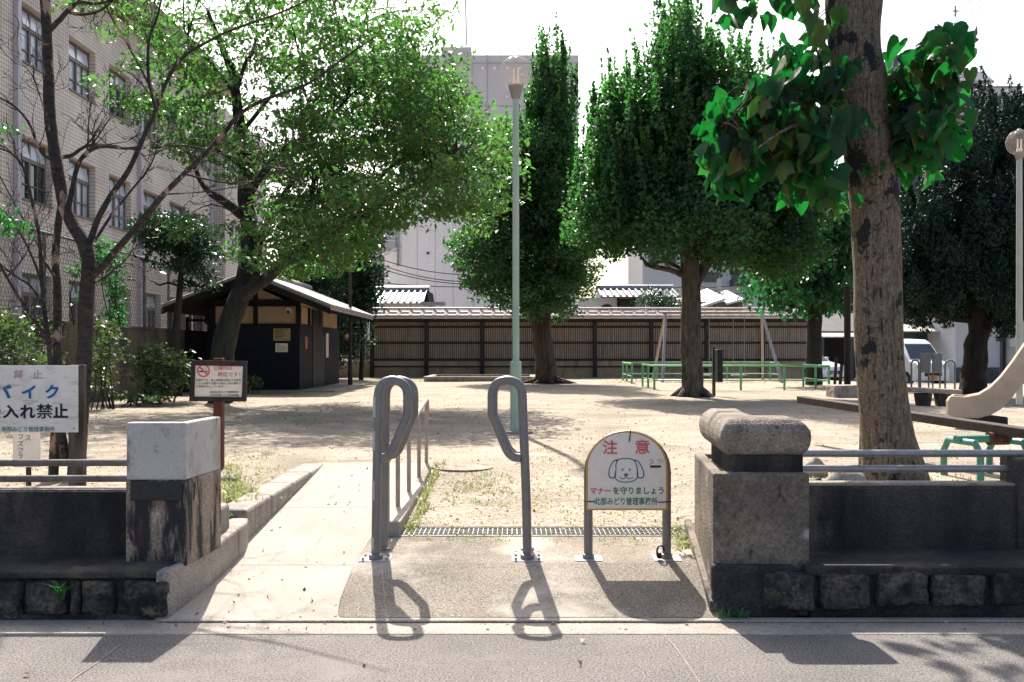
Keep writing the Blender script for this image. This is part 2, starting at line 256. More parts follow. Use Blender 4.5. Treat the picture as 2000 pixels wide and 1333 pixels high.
class MB:
    def __init__(s): s.v = []; s.f = []; s.m = []; s.mi = 0
    def add(s, vs, fs):
        b = len(s.v); s.v += [tuple(q) for q in vs]
        for q in fs: s.f.append([b + i for i in q]); s.m.append(s.mi)
        return s
    def box(s, x0, x1, y0, y1, z0, z1):
        if x0 > x1: x0, x1 = x1, x0
        if y0 > y1: y0, y1 = y1, y0
        if z0 > z1: z0, z1 = z1, z0
        return s.add([(x0, y0, z0), (x1, y0, z0), (x1, y1, z0), (x0, y1, z0), (x0, y0, z1), (x1, y0, z1), (x1, y1, z1), (x0, y1, z1)],
                     [(3, 2, 1, 0), (4, 5, 6, 7), (0, 1, 5, 4), (1, 2, 6, 5), (2, 3, 7, 6), (3, 0, 4, 7)])
    def quad(s, a, b, c, d): return s.add([a, b, c, d], [(0, 1, 2, 3)])
    def prism(s, pts, d):                  # closed polygon of 3-D points pushed along d
        n = len(pts); d = Vector(d); top = [Vector(p) + d for p in pts]
        fs = [tuple(range(n))[::-1], tuple(range(n, 2 * n))] + [(i, (i + 1) % n, n + (i + 1) % n, n + i) for i in range(n)]
        return s.add([Vector(p) for p in pts] + top, fs)
    def bar(s, a, b, w, h, up=(0, 0, 1)):
        a = Vector(a); b = Vector(b); d = (b - a).normalized(); up = Vector(up)
        if abs(d.dot(up)) > .98: up = Vector((0, 1, 0))
        x = d.cross(up).normalized() * w / 2; u = x.cross(d).normalized() * h / 2
        return s.add([a - x - u, a + x - u, a + x + u, a - x + u, b - x - u, b + x - u, b + x + u, b - x + u],
                     [(0, 1, 2, 3), (7, 6, 5, 4), (0, 4, 5, 1), (1, 5, 6, 2), (2, 6, 7, 3), (3, 7, 4, 0)])
    def tube(s, pts, rad, n=10, caps=True, wob=0.0, rng=None):
        pts = [Vector(p) for p in pts]; m = len(pts)
        if not hasattr(rad, '__len__'): rad = [rad] * m
        d0 = (pts[1] - pts[0]).normalized(); ref = Vector((0, 0, 1)) if abs(d0.z) < .9 else Vector((1, 0, 0))
        x = d0.cross(ref).normalized(); vs = []
        for i, p in enumerate(pts):
            d = (pts[min(i + 1, m - 1)] - pts[max(i - 1, 0)]).normalized()
            x = (x - d * x.dot(d)).normalized(); y = d.cross(x)
            for k in range(n):
                a = 2 * math.pi * k / n; r = rad[i]
                if wob and rng: r *= 1 + rng.uniform(-wob, wob)
                vs.append(p + (x * math.cos(a) + y * math.sin(a)) * r)
        fs = []
        for i in range(m - 1):
            for k in range(n): fs.append((i * n + k, i * n + (k + 1) % n, (i + 1) * n + (k + 1) % n, (i + 1) * n + k))
        if caps: fs.append(tuple(range(n))[::-1]); fs.append(tuple(range((m - 1) * n, m * n)))
        return s.add(vs, fs)
    def cyl(s, a, b, r, n=14, r2=None): return s.tube([a, b], [r, r if r2 is None else r2], n)
    def lathe(s, c, prof, n=24):           # prof: (radius, z) about a vertical axis through c
        vs = []; fs = []; m = len(prof)
        for (r, z) in prof:
            for k in range(n):
                a = 2 * math.pi * k / n; vs.append((c[0] + r * math.cos(a), c[1] + r * math.sin(a), c[2] + z))
        for i in range(m - 1):
            for k in range(n): fs.append((i * n + k, i * n + (k + 1) % n, (i + 1) * n + (k + 1) % n, (i + 1) * n + k))
        fs.append(tuple(range(n))[::-1]); fs.append(tuple(range((m - 1) * n, m * n)))
        return s.add(vs, fs)
    def build(s, name, mats, parent=None, smooth=False, bevel=0, seg=2, noise=0, sub=0, seed=0):
        if not isinstance(mats, (list, tuple)): mats = [mats]
        o3 = Vector((0, 0, 0)) if parent is None else org(parent)
        me = bpy.data.meshes.new(name)
        me.from_pydata([(v[0] - o3.x, v[1] - o3.y, v[2] - o3.z) for v in s.v], [], s.f)
        for q in mats: me.materials.append(q)
        if len(mats) > 1: me.polygons.foreach_set('material_index', s.m)
        bm = bmesh.new(); bm.from_mesh(me)
        if bevel or sub: bmesh.ops.remove_doubles(bm, verts=bm.verts, dist=1e-5)
        bmesh.ops.recalc_face_normals(bm, faces=bm.faces)
        if bevel:
            ed = [e for e in bm.edges if len(e.link_faces) == 2 and e.calc_face_angle(0) > .5]
            bmesh.ops.bevel(bm, geom=ed, offset=bevel, segments=seg, affect='EDGES', profile=.5, clamp_overlap=True)
        if sub: bmesh.ops.subdivide_edges(bm, edges=bm.edges, cuts=sub, use_grid_fill=True)
        if noise:
            from mathutils import noise as nz
            for v in bm.verts:
                q = v.co + Vector((seed * 7.3, seed * 1.9, seed * 4.1))
                v.co += (nz.noise_vector(q * 9) * .6 + nz.noise_vector(q * 24) * .4) * noise
        bm.to_mesh(me); bm.free()
        if smooth:
            me.polygons.foreach_set('use_smooth', [True] * len(me.polygons))
            try: me.set_sharp_from_angle(angle=R(42))
            except Exception: pass
        me.update()
        o = bpy.data.objects.new(name, me); COL.objects.link(o)
        if parent is not None: o.parent = parent
        ORG[o.name] = o3.copy()
        return o
def structure(o): o['kind'] = 'structure'; return o
def stuff(o): o['kind'] = 'stuff'; return o

def copy_tree(o, parent=None):
    c = o.copy(); COL.objects.link(c)
    if parent is not None: c.parent = parent
    ORG[c.name] = org(o).copy()
    for ch in list(o.children): copy_tree(ch, c)
    return c

def lettering(body, x0, x1, z0, z1, y, m, parent, bold=.012, name='lettering', keep=False):
    """writing fitted to the box x0..x1, z0..z1 on a plane facing the street at distance y (scene coordinates)"""
    cu = bpy.data.curves.new('writing', 'FONT'); cu.body = body; cu.offset = bold; cu.resolution_u = 3
    tmp = bpy.data.objects.new('writing', cu); COL.objects.link(tmp)
    dg = bpy.context.evaluated_depsgraph_get(); me = bpy.data.meshes.new_from_object(tmp.evaluated_get(dg), depsgraph=dg)
    bpy.data.objects.remove(tmp); bpy.data.curves.remove(cu)
    n = len(me.vertices); co = np.zeros(n * 3); me.vertices.foreach_get('co', co); co = co.reshape(-1, 3)
    lo = co.min(0); hi = co.max(0); o3 = org(parent)
    out = np.zeros_like(co)
    out[:, 0] = x0 + (co[:, 0] - lo[0]) / max(hi[0] - lo[0], 1e-6) * (x1 - x0) - o3.x
    out[:, 1] = y - o3.y
    out[:, 2] = z0 + (co[:, 1] - lo[1]) / max(hi[1] - lo[1], 1e-6) * (z1 - z0) - o3.z
    me.vertices.foreach_set('co', out.ravel()); me.materials.clear(); me.materials.append(m); me.update(); me.name = name
    o = bpy.data.objects.new(name, me); COL.objects.link(o); o.parent = parent
    ORG[o.name] = o3.copy()
    return o

# ------------------------------------------------------------------ foliage helpers (numpy)
def leaves_obj(name, pts, size, m, parent, rng, droop=.35, aspect=.55, fold=.25, upn=.5, sv=.45, outw=None):
    n = len(pts); o3 = np.array(org(parent)) if parent is not None else np.zeros(3)
    d = rng.normal(size=(n, 3)); d[:, 2] -= droop * 1.6
    if outw is not None: d += outw
    d /= np.linalg.norm(d, axis=1)[:, None]
    u = rng.normal(size=(n, 3)); u[:, 2] += upn * 2
    s = np.cross(d, u); s /= (np.linalg.norm(s, axis=1)[:, None] + 1e-9); nn = np.cross(s, d)
    L = size * (1 + sv * rng.uniform(-1, 1, n))[:, None]; W = L * aspect
    p = np.asarray(pts)
    v = np.empty((n, 4, 3))
    v[:, 0] = p - d * L * .5; v[:, 2] = p + d * L * .5
    mid = p + d * L * .02 + nn * W * fold
    v[:, 1] = mid - s * W * .5; v[:, 3] = mid + s * W * .5
    v = v.reshape(-1, 3) - o3
    return raw_mesh(name, v, np.arange(n * 4).reshape(-1, 4), m, parent, o3)
def raw_mesh(name, v, f, m, parent, o3):
    me = bpy.data.meshes.new(name); k = f.shape[1]
    me.vertices.add(len(v)); me.vertices.foreach_set('co', np.ascontiguousarray(v, dtype=np.float32).ravel())
    me.loops.add(f.size); me.loops.foreach_set('vertex_index', f.astype(np.int32).ravel())
    me.polygons.add(len(f)); me.polygons.foreach_set('loop_start', np.arange(0, f.size, k, dtype=np.int32))
    me.polygons.foreach_set('loop_total', np.full(len(f), k, dtype=np.int32))
    me.update(calc_edges=True); me.validate(); me.materials.append(m)
    o = bpy.data.objects.new(name, me); COL.objects.link(o)
    if parent is not None: o.parent = parent
    ORG[o.name] = Vector(o3)
    return o
def lobe_points(lobes, n, rng, Y0, dY, shell=.55):
    """clump centres in lobes given as (px, py, rx, ry, weight) at distance Y0 +- dY"""
    ws = np.array([l[2] * l[3] * (l[4] if len(l) > 4 else 1) for l in lobes], float); ws /= ws.sum()
    idx = rng.choice(len(lobes), n, p=ws); q = rng.normal(size=(n, 3)); q /= np.linalg.norm(q, axis=1)[:, None]
    q *= (shell + (1 - shell) * rng.uniform(0, 1, n) ** .7)[:, None]
    out = np.empty((n, 3))
    for i in range(n):
        l = lobes[idx[i]]; yo = l[5] if len(l) > 5 else 0.0
        Y = Y0 + yo + q[i, 1] * dY
        out[i] = P(l[0] + q[i, 0] * l[2], l[1] + q[i, 2] * l[3], Y0 + yo); out[i, 1] = Y
    return out
def clumps(cent, per, rad, rng, flat=.6):
    n = len(cent); k = rng.poisson(per, n); p = np.repeat(cent, k, axis=0)
    q = np.clip(rng.normal(size=(len(p), 3)), -1.5, 1.5) * rad * .5; q[:, 2] *= flat
    return p + q
def smooth_path(pts, k=4):
    pts = [Vector(p) for p in pts]; out = []
    for i in range(len(pts) - 1):
        a = pts[max(i - 1, 0)]; b = pts[i]; c = pts[i + 1]; d = pts[min(i + 2, len(pts) - 1)]
        for j in range(k):
            t = j / k
            out.append(.5 * ((2 * b) + (c - a) * t + (2 * a - 5 * b + 4 * c - d) * t * t + (3 * b - a - 3 * c + d) * t ** 3))
    out.append(pts[-1]); return out
def limb(mb, pix, w0, w1, Y, dY=0.0, n=8, rng=None, k=4, wob=.06):
    """limb through photo pixels; w0, w1 = widths in photo pixels at its ends; drifts dY in depth"""
    m = len(pix); pts = []
    for i, q in enumerate(pix):
        t = i / (m - 1); y = Y + dY * t + (q[2] if len(q) > 2 else 0)
        pts.append(P(q[0], q[1], y))
    sp = smooth_path(pts, k); nn = len(sp)
    rad = [(w0 + (w1 - w0) * i / (nn - 1)) / F * Y / 2 for i in range(nn)]
    mb.tube(sp, rad, n, wob=wob, rng=rng); return sp, rad
def twigs(mb, sp, r0, rng, count, length, depth=2, up=.25, n=4, spread=1.0):
    ends = []
    for _ in range(count):
        i = rng.randrange(max(1, len(sp) // 4), len(sp)); p = sp[i]
        d = (sp[i] - sp[max(i - 2, 0)]).normalized() if i else Vector((0, 0, 1))
        v = (d + Vector((rng.gauss(0, .7), rng.gauss(0, .7), rng.gauss(up, .6))) * spread).normalized()
        L = length * rng.uniform(.5, 1.3); pts = [p]; m = 6
        for j in range(m):
            v = (v + Vector((rng.gauss(0, .22), rng.gauss(0, .22), rng.gauss(.04, .2)))).normalized(); pts.append(pts[-1] + v * L / m)
        rr = [max(.0022, r0 * (1 - j / (m + .5))) for j in range(m + 1)]
        mb.tube(pts, rr, n, caps=False); ends.append(pts[-1])
        if depth > 1: ends += twigs(mb, pts, r0 * .6, rng, rng.randint(2, 4), L * .5, depth - 1, up, n, spread)
    return ends
def connect(mb, cents, samples, rng, r=.02, n=4, frac=.5):
    S = np.array([tuple(s) for s in samples])
    for c in cents:
        if rng.random() > frac: continue
        i = int(np.argmin(((S - c) ** 2).sum(1) + S[:, 2] * .0)); a = Vector(S[i]); b = Vector(c)
        mid = (a + b) / 2 + Vector((rng.gauss(0, .1), rng.gauss(0, .1), rng.gauss(.12, .1))) * (b - a).length
        mb.tube(smooth_path([a, mid, b], 4), [r * (1 - .75 * j / 8) for j in range(9)], n, caps=False)
# ================================================================== THE SETTING
rng = random.Random(7); nr = np.random.default_rng(7)
structure(MB().quad((-400, -300, -.06), (400, -300, -.06), (400, 900, -.06), (-400, 900, -.06)).build('ground', M['gutter']))
structure(MB().quad((-60, -12, 0), (60, -12, 0), (60, 5.125, 0), (-60, 5.125, 0)).build('road', M['road']))
jl = MB()
for pp in ([(1297, 1241), (1318, 1264), (1341, 1296), (1366, 1334), (1385, 1370)], [(232, 1262), (190, 1296), (150, 1322), (100, 1362)]):
    q_ = [(PX(x, 1.45 * F / (y - 690)), 1.45 * F / (y - 690)) for x, y in pp]
    for (xa, ya), (xb, yb_) in zip(q_, q_[1:]): jl.quad((xa - .0035, ya, .004), (xa + .0035, ya, .004), (xb + .0035, yb_, .004), (xb - .0035, yb_, .004))
structure(jl.build('road_joint', M['joint_pale']))
g = MB()
g.box(-60, 60, 5.125, 5.40, -.05, .004)
g.box(-1.9, 60, 5.335, 5.40, .0041, .016)
structure(g.build('gutter', M['gutter'], bevel=.004, seg=1))
structure(MB().quad((8, 35.2, .14), (90, 35.2, .14), (90, 80, .14), (8, 80, .14)).build('side_street', M['road']))
structure(MB().quad((-60, 46, .02), (60, 46, .02), (60, 120, .02), (-60, 120, .02)).build('back_lane', M['gutter']))

def sstep(a, b, x):
    t = min(1, max(0, (x - a) / (b - a))); return t * t * (3 - 2 * t)
def gz(x, y):
    base = .215 + .135 * min(1, max(0, (y - 7.08) / 2.85))
    side = max(sstep(1.22, 1.65, x), sstep(-1.7, -1.95, x))
    z = base * (1 - side) + (.35 - (.03 * (1 - sstep(9, 12, y)) if x < 0 else 0)) * side
    if y > 10: z += .018 * math.sin(x * .9 + y * .35) * math.sin(y * .5 - x * .3)
    return z
xs = sorted(set([-9.4, -1.95, -.86, 1.2, 13.0] + [round(v, 3) for v in np.arange(-9, 40, .75)] + [round(v, 3) for v in np.arange(-3, 4, .25)]))
ys = sorted(set([5.86, 7.08, 9.94, 35.0, 47] + [round(v, 3) for v in np.arange(6, 12, .33)] + [round(v, 3) for v in np.arange(12, 47, .8)]))
gm = MB(); vid = {}
def gv(i, j):
    if (i, j) not in vid: vid[(i, j)] = len(gm.v); gm.v.append((xs[i], ys[j], gz(xs[i], ys[j])))
    return vid[(i, j)]
for i in range(len(xs) - 1):
    for j in range(len(ys) - 1):
        x0, x1, y0, y1 = xs[i], xs[i + 1], ys[j], ys[j + 1]; cx = (x0 + x1) / 2; cy = (y0 + y1) / 2
        if -1.95 < cx < -.86 and cy < 9.94: continue
        if -1.95 < cx < 1.2 and cy < 7.08: continue
        if cx > 13 and cy > 35: continue
        gm.f.append([gv(i, j), gv(i + 1, j), gv(i + 1, j + 1), gv(i, j + 1)]); gm.m.append(0)
structure(gm.build('park_ground', M['sand'], smooth=True))
structure(MB().box(13.0, 40, 35.0, 35.2, .0, .37).build('kerb', M['kerb'], bevel=.02))

# ramp in three cast lengths with open joints between them
r = MB()
def rz(y): return .012 + (y - 5.38) * .0742
for a, b in ((5.38, 6.395), (6.403, 8.015), (8.023, 9.98)):
    r.add([(-1.93, a, rz(a)), (-.82, a, rz(a)), (-.82, b, rz(b)), (-1.93, b, rz(b)), (-1.93, a, -.05), (-.82, a, -.05), (-.82, b, -.05), (-1.93, b, -.05)],
          [(0, 1, 2, 3), (0, 4, 5, 1), (2, 6, 7, 3), (1, 5, 6, 2), (3, 7, 4, 0)])
structure(r.build('ramp', M['ramp']))
# washed-aggregate apron with a rounded left edge
a = MB()
prof = [(-.985, .0), (-.965, .028), (-.93, .04), (1.16, .04)]
def az(y): return -.022 + min(y - 5.40, .70) * .21 + max(0, y - 6.10) * .05
rows = [5.40, 5.75, 6.0, 6.1, 6.2, 6.5, 6.80]
for j in range(len(rows) - 1):
    for i in range(len(prof) - 1):
        q = []
        for (yy, k) in ((rows[j], i), (rows[j], i + 1), (rows[j + 1], i + 1), (rows[j + 1], i)):
            xx = prof[k][0] + (.03 * max(0, (5.75 - yy)) if k < 3 else .05 * (yy - 5.4)); q.append((xx, yy, az(yy) + prof[k][1]))
        a.quad(*q)
structure(a.build('apron', M['apron'], smooth=True))
# trench drain
d = thing('drain_grate', 'long steel bar grate let into the ground behind the entrance bollards', 'drain grate', (.17, 6.94, .21))
MB().box(-.80, 1.20, 6.80, 7.08, .04, .055).box(-.80, 1.20, 7.075, 7.095, .04, .208).build('trench', M['black'], d)
MB().box(-.80, 1.20, 6.785, 6.807, .04, .2045).build('rim', M['galv'], d)
gb = MB()
for k in range(59):
    x = -.78 + k * .0338; gb.box(x, x + .006, 6.808, 7.073, .17, .209)
for yy in (6.812, 6.88, 6.94, 7.0, 7.065): gb.box(-.79, 1.195, yy - .004, yy + .004, .18, .2105)
gb.build('bars', M['galv'], d)

# ---------------------------------------------------------------- kerbs beside the ramp
k = MB()
for yy in np.arange(6.98, 9.9, .74): k.box(-2.09, -1.86, yy, yy + .733, .0, .352)
tag(k.build('ramp_kerb', M['kerb'], bevel=.022), 'pale concrete kerb of jointed stones along the left of the ramp, by the grass', 'kerb')
k = MB().box(-.95, -.765, 6.80, 10.05, .0, .30)
tag(k.build('rail_kerb', M['ramp'], bevel=.012), 'low white concrete strip carrying the handrail on the right of the ramp', 'kerb')
# stub wall that follows the ramp on its left, below the left pillar
k = MB(); pl_ = [(-1.862, 5.395), (-1.80, 6.05), (-1.80, 6.75), (-1.83, 6.92), (-2.10, 6.92), (-2.10, 6.22), (-1.90, 6.10), (-1.935, 5.395)]; n_ = len(pl_)
k.add([(x, y, -.03) for x, y in pl_] + [(x, y, .268 + (y - 5.4) * .024) for x, y in pl_], [tuple(range(n_))[::-1], tuple(range(n_, 2 * n_))] + [(i, (i + 1) % n_, n_ + (i + 1) % n_, n_ + i) for i in range(n_)])
tag(k.build('ramp_side_wall', M['kerb'], bevel=.018, noise=.004), 'low sloping concrete stub wall running back from the left gate pillar beside the ramp', 'low wall')
k = MB().box(-2.02, -1.87, 6.35, 6.60, .26, .46)
tag(k.build('concrete_block', M['kerb'], bevel=.02, noise=.008, sub=3), 'small rough concrete block tucked behind the left gate pillar', 'block')

# ---------------------------------------------------------------- left boundary wall
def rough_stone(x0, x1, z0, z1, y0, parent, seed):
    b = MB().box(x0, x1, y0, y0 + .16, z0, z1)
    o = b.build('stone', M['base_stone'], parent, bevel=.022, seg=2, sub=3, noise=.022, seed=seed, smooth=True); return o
lw = thing('boundary_wall', 'dark stained concrete wall on the left with old pipe rails above', 'wall', (-4, 5.8, 0))
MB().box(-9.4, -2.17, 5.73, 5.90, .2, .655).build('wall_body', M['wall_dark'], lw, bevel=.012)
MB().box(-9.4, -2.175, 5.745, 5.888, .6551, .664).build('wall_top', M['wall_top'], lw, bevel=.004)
MB().box(-9.4, -1.87, 5.40, 6.0, -.04, .03).box(-9.4, -1.88, 5.44, 6.0, .03, .235).build('footing', M['mortar'], lw, noise=.004)
MB().prism([(-9.4, 5.40, .225), (-9.4, 5.40, .262), (-9.4, 5.73, .29), (-9.4, 5.73, .225)], (7.52, 0, 0)).build('ledge', M['wall_dark'], lw, bevel=.012)
for i, (p0, p1) in enumerate(((-190, -110), (-100, -12), (-5, 45), (52, 130), (140, 158), (164, 226), (244, 332))):
    rough_stone(PX(p0, 5.42), PX(p1, 5.42), .02 + .01 * (i % 2), .215, 5.385, lw, i)
for py in (904, 935):
    z = PZ(py, 5.83); MB().tube([(-9.4, 5.83, z), (-4, 5.83, z - .004), (-2.15, 5.83, z)], .0205, 12).build('rail', M['railing_old'], lw, smooth=True)
# left gate pillar (L-shaped on plan)
lp = thing('gate_pillar', 'pale L-shaped concrete gate pillar with dark plaque and rust-streaked lower half', 'gate pillar', (-2, 5.7, .26))
L2 = [(-2.17, 5.6), (-1.835, 5.6), (-1.795, 6.14), (-1.86, 6.14), (-1.885, 5.68), (-2.17, 5.68)]
zs = PZ(938, 5.6)
MB().prism([(x, y, zs) for x, y in L2], (0, 0, PZ(826, 5.6) - zs)).build('upper_block', M['pillar_pale'], lp, bevel=.008)
MB().prism([(x * 1.0 - (.004 if x < -2 else -.003), y - .003 if y < 5.65 else y, .25) for x, y in L2], (0, 0, zs - .25)).build('lower_block', M['pillar_stained'], lp, bevel=.01)
MB().box(PX(256, 5.6), PX(356, 5.6), 5.588, 5.62, PZ(978, 5.6), PZ(940, 5.6)).build('plaque', M['plaque'], lp, bevel=.004)

# ---------------------------------------------------------------- right boundary wall and gate pillar
rw = thing('boundary_wall', 'dark stained concrete wall on the right with grey pipe rails above rough stone base', 'wall', (3, 5.8, 0))
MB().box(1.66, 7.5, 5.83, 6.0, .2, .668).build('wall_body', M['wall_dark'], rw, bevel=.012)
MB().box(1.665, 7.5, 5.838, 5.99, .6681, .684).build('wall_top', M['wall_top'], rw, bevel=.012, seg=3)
MB().box(1.64, 7.5, 5.46, 6.0, -.04, .245).build('footing', M['mortar'], rw, noise=.004)
MB().prism([(1.6, 5.42, .235), (1.6, 5.42, .285), (1.6, 5.84, .305), (1.6, 5.84, .235)], (5.9, 0, 0)).build('ledge', M['wall_dark'], rw, bevel=.012)
for i, (p0, p1, q0, q1) in enumerate(((1497, 1590, 1122, 1192), (1600, 1697, 1122, 1190), (1712, 1812, 1118, 1184), (1820, 1924, 1121, 1183), (1938, 2045, 1119, 1182), (2055, 2150, 1120, 1184), (2160, 2240, 1120, 1184))):
    rough_stone(PX(p0, 5.42), PX(p1, 5.42), PZ(q1, 5.42), PZ(q0, 5.42), 5.40, rw, 20 + i)
for py in (886, 916):
    z = PZ(py, 5.93); MB().tube([(1.62, 5.93, z), (4, 5.93, z), (7.5, 5.93, z)], .0225, 14).build('rail', M['galv'], rw, smooth=True)
MB().box(PX(1976, 5.88), PX(1976, 5.88) + .2, 5.80, 6.04, .24, PZ(893, 5.88)).build('end_post', M['wall_dark'], rw, bevel=.02)
rp = thing('gate_pillar', 'brown concrete gate pillar topped by a big rounded L-shaped coping stone', 'gate pillar', (1.4, 5.8, 0))
body = MB(); zt = .785
o_ = [(1.112, 5.5), (1.645, 5.5), (1.645, 6.63), (1.215, 6.63)]
i_ = [(1.185, 5.62), (1.60, 5.62), (1.60, 6.56), (1.275, 6.56)]
vb = [(x, y, .0) for x, y in o_] + [(x, y, zt) for x, y in o_] + [(x, y, zt) for x, y in i_] + [(x, y, zt - .03) for x, y in i_]
fs = []
for q in range(4):
    n = (q + 1) % 4
    fs += [(q, n, 4 + n, 4 + q), (4 + q, 4 + n, 8 + n, 8 + q), (8 + q, 8 + n, 12 + n, 12 + q)]
fs.append((12, 13, 14, 15)); body.add(vb, fs)
body.build('pillar_body', M['pillar_brown'], rp, bevel=.012)
MB().box(1.10, 1.56, 5.462, 5.52, -.03, .285).build('plinth', M['mortar'], rp, bevel=.015, sub=3, noise=.008)
MB().prism([(1.085, 5.46, -.02), (1.085, 5.46, .09), (1.185, 6.85, .31), (1.185, 6.85, -.02)], (.05, 0, 0)).build('skirting', M['pillar_brown'], rp, bevel=.01)
MB().prism([(1.235, 5.57, zt - .031), (1.63, 5.57, zt - .031), (1.63, 5.80, zt - .031), (1.42, 5.80, zt - .031), (1.46, 6.5, zt - .031), (1.30, 6.5, zt - .031)], (0, 0, .125)).build('neck', M['wall_dark'], rp, bevel=.008)
def capring(z, e): return [(1.18 - e, 5.56 - e, z), (1.655 + e, 5.56 - e, z), (1.655 + e, 5.84 + e * .6, z), (1.46 + e, 5.90 + e * .4, z), (1.53 + e, 6.60 + e, z), (1.255 - e, 6.60 + e, z)]
cz0 = PZ(891, 5.58); ch = PZ(817, 5.58) - cz0; cp = MB(); rings = [(0, -.035), (.05, -.018), (.16, .002), (.3, .012), (.5, .016), (.68, .012), (.84, -.006), (.95, -.035), (1, -.065)]
vv = []; ff = []
for (t_, e) in rings: vv += capring(cz0 + ch * t_, e)
for q in range(len(rings) - 1):
    for n in range(6): ff.append((q * 6 + n, q * 6 + (n + 1) % 6, q * 6 + 6 + (n + 1) % 6, q * 6 + 6 + n))
ff += [tuple(range(6))[::-1], tuple(range((len(rings) - 1) * 6, len(rings) * 6))]
cp.add(vv, ff); cap = cp.build('coping_stone', M['cap_stone'], rp, bevel=.03, seg=3, sub=3, noise=.007, smooth=True)

# ================================================================== ENTRANCE FURNITURE
def plate(x, y, hx, hy, t):
    MB().prism([(x - hx, y - hy, az(y - hy) + .032), (x + hx, y - hy, az(y - hy) + .032), (x + hx, y + hy, az(y + hy) + .032), (x - hx, y + hy, az(y + hy) + .032)], (0, 0, .013)).build('base_plate', M['plate'], t)
def loop_bollard(name, label, pix, Y, dx=0, mir=False, tape=False, group='looped steel bollards at the park entrance'):
    base = P(pix[0][0], 1096, Y); zb = az(Y) + .04
    t = thing(name, label, 'bollard', (base.x, Y, zb), group)
    pts = [P(a_, b_, Y) for a_, b_ in pix]; pts[0].z = zb
    MB().tube(smooth_path(pts, 4), .0285, 18).build('pipe', M['pipe'], t, smooth=True)
    MB().lathe((base.x, Y, zb), [(.044, .004), (.044, .03), (.031, .036)], 20).build('collar', M['pipe'], t, smooth=True)
    plate(base.x, Y, .095, .075, t)
    for sx in (-1, 1):
        for sy in (-1, 1): MB().cyl((base.x + sx * .072, Y + sy * .055, zb + .006), (base.x + sx * .072, Y + sy * .055, zb + .02), .009, 8).build('bolt', M['galv'], t)
    if tape:
        for (q0, q1) in ((775, 815), (842, 880), (939, 977), (1048, 1072)):
            tp = MB()
            for q in range(9):
                aa = math.pi * (.78 + .62 * q / 8)
                for py in (q0, q1):
                    f = (py - 772) / (1095 - 772); xx = PX(738 + (734 - 738) * f, Y)
                    tp.v.append((xx + .0298 * math.cos(aa), Y + .0298 * math.sin(aa), PZ(py, Y)))
            for q in range(8): tp.f.append([2 * q, 2 * q + 1, 2 * q + 3, 2 * q + 2]); tp.m.append(0)
            tp.build('reflective_tape', M['tape'], t, smooth=True)
    return t
BL = [(734, 1095), (735.5, 980), (737.5, 850), (738.5, 800), (739, 772), (742, 758), (750, 747.5), (766, 743), (783, 747.5), (793, 758), (796, 772), (796, 790), (796, 806), (795, 814), (791.5, 822), (783, 842), (774.5, 862), (767, 879), (762, 887), (755, 893), (744, 895)]
b1 = loop_bollard('loop_bollard', 'grey looped bollard left of the pair by the ramp, with pale reflective tape bands', BL, 6.19, tape=True)
b2 = loop_bollard('loop_bollard', 'grey looped bollard standing close behind the taped one', [(a_ + 6.5, b_) for a_, b_ in BL], 6.19)
b2.location.y += .24; b2.location.x -= .004; b2.location.z -= .007
BR = [(1030, 1095), (1028, 980), (1023, 850), (1021, 800), (1020, 772), (1017, 758), (1008, 747.5), (991, 743), (973, 747.5), (964, 758), (961, 772), (961, 790), (961, 806), (962, 814), (965.5, 822), (974, 842), (982.5, 862), (990, 879), (996, 887), (1004, 893), (1017, 895)]
loop_bollard('loop_bollard', 'grey looped bollard standing in the middle of the entrance, left of the dog board', BR, 6.19)
b4 = loop_bollard('loop_bollard', 'grey looped bollard hidden close behind the one in the middle of the entrance', BR, 6.19)
b4.location.y += .24; b4.location.x += .0037; b4.location.z -= .007

# manners notice: board tied to an arched pipe
Y = 6.2
ms = thing('notice_stand', 'arched grey pipe stand with a dog manners board, between bollard and brown pillar', 'notice board', (PX(1226, Y), Y, az(Y) + .04))
zb = az(Y) + .04
arc = [(1149, 1093), (1149, 1000), (1149, 922)] + [(1225.5 - 76.5 * math.cos(q * math.pi / 14), 922 - 73 * math.sin(q * math.pi / 14)) for q in range(1, 14)] + [(1302, 922), (1302, 1000), (1302, 1093)]
pts = [P(a_, b_, Y) for a_, b_ in arc]; pts[0].z = pts[-1].z = zb
MB().tube(pts, .0275, 16).build('pipe', M['pipe'], ms, smooth=True)
for px in (1149, 1302):
    MB().lathe((PX(px, Y), Y, zb), [(.037, .004), (.037, .028), (.03, .033)], 18).build('collar', M['pipe'], ms, smooth=True)
    plate(PX(px, Y), Y, .085, .07, ms)
def archp(x0, x1, top, spring, bot, yy, inset=0):
    cx = (x0 + x1) / 2; rx = (x1 - x0) / 2 - inset; ry = spring - top - inset; out = [(x0 + inset, bot - inset), ]
    for q in range(0, 25):
        a_ = math.pi * q / 24; out.append((cx - rx * math.cos(a_), spring - ry * math.sin(a_)))
    out.append((x1 - inset, bot - inset)); return [P(a_, b_, yy) for a_, b_ in out]
yb = Y - .034
MB().prism(archp(1145, 1304, 842, 914, 997, yb), (0, .006, 0)).build('board_edge', M['orange'], ms)
MB().prism(archp(1145, 1304, 842, 914, 997, yb - .002, 3.4), (0, .0035, 0)).build('board', M['cream_sign'], ms)
def T(body, px0, px1, py0, py1, yy, m, parent, bold=.012): return lettering(body, PX(px0, yy), PX(px1, yy), PZ(py1, yy), PZ(py0, yy), yy, m, parent, bold)
yt = yb - .0045
T('注', 1177, 1206, 860, 888, yt, M['t_red'], ms, .02); T('意', 1240, 1269, 859, 887, yt, M['t_red'], ms, .016)
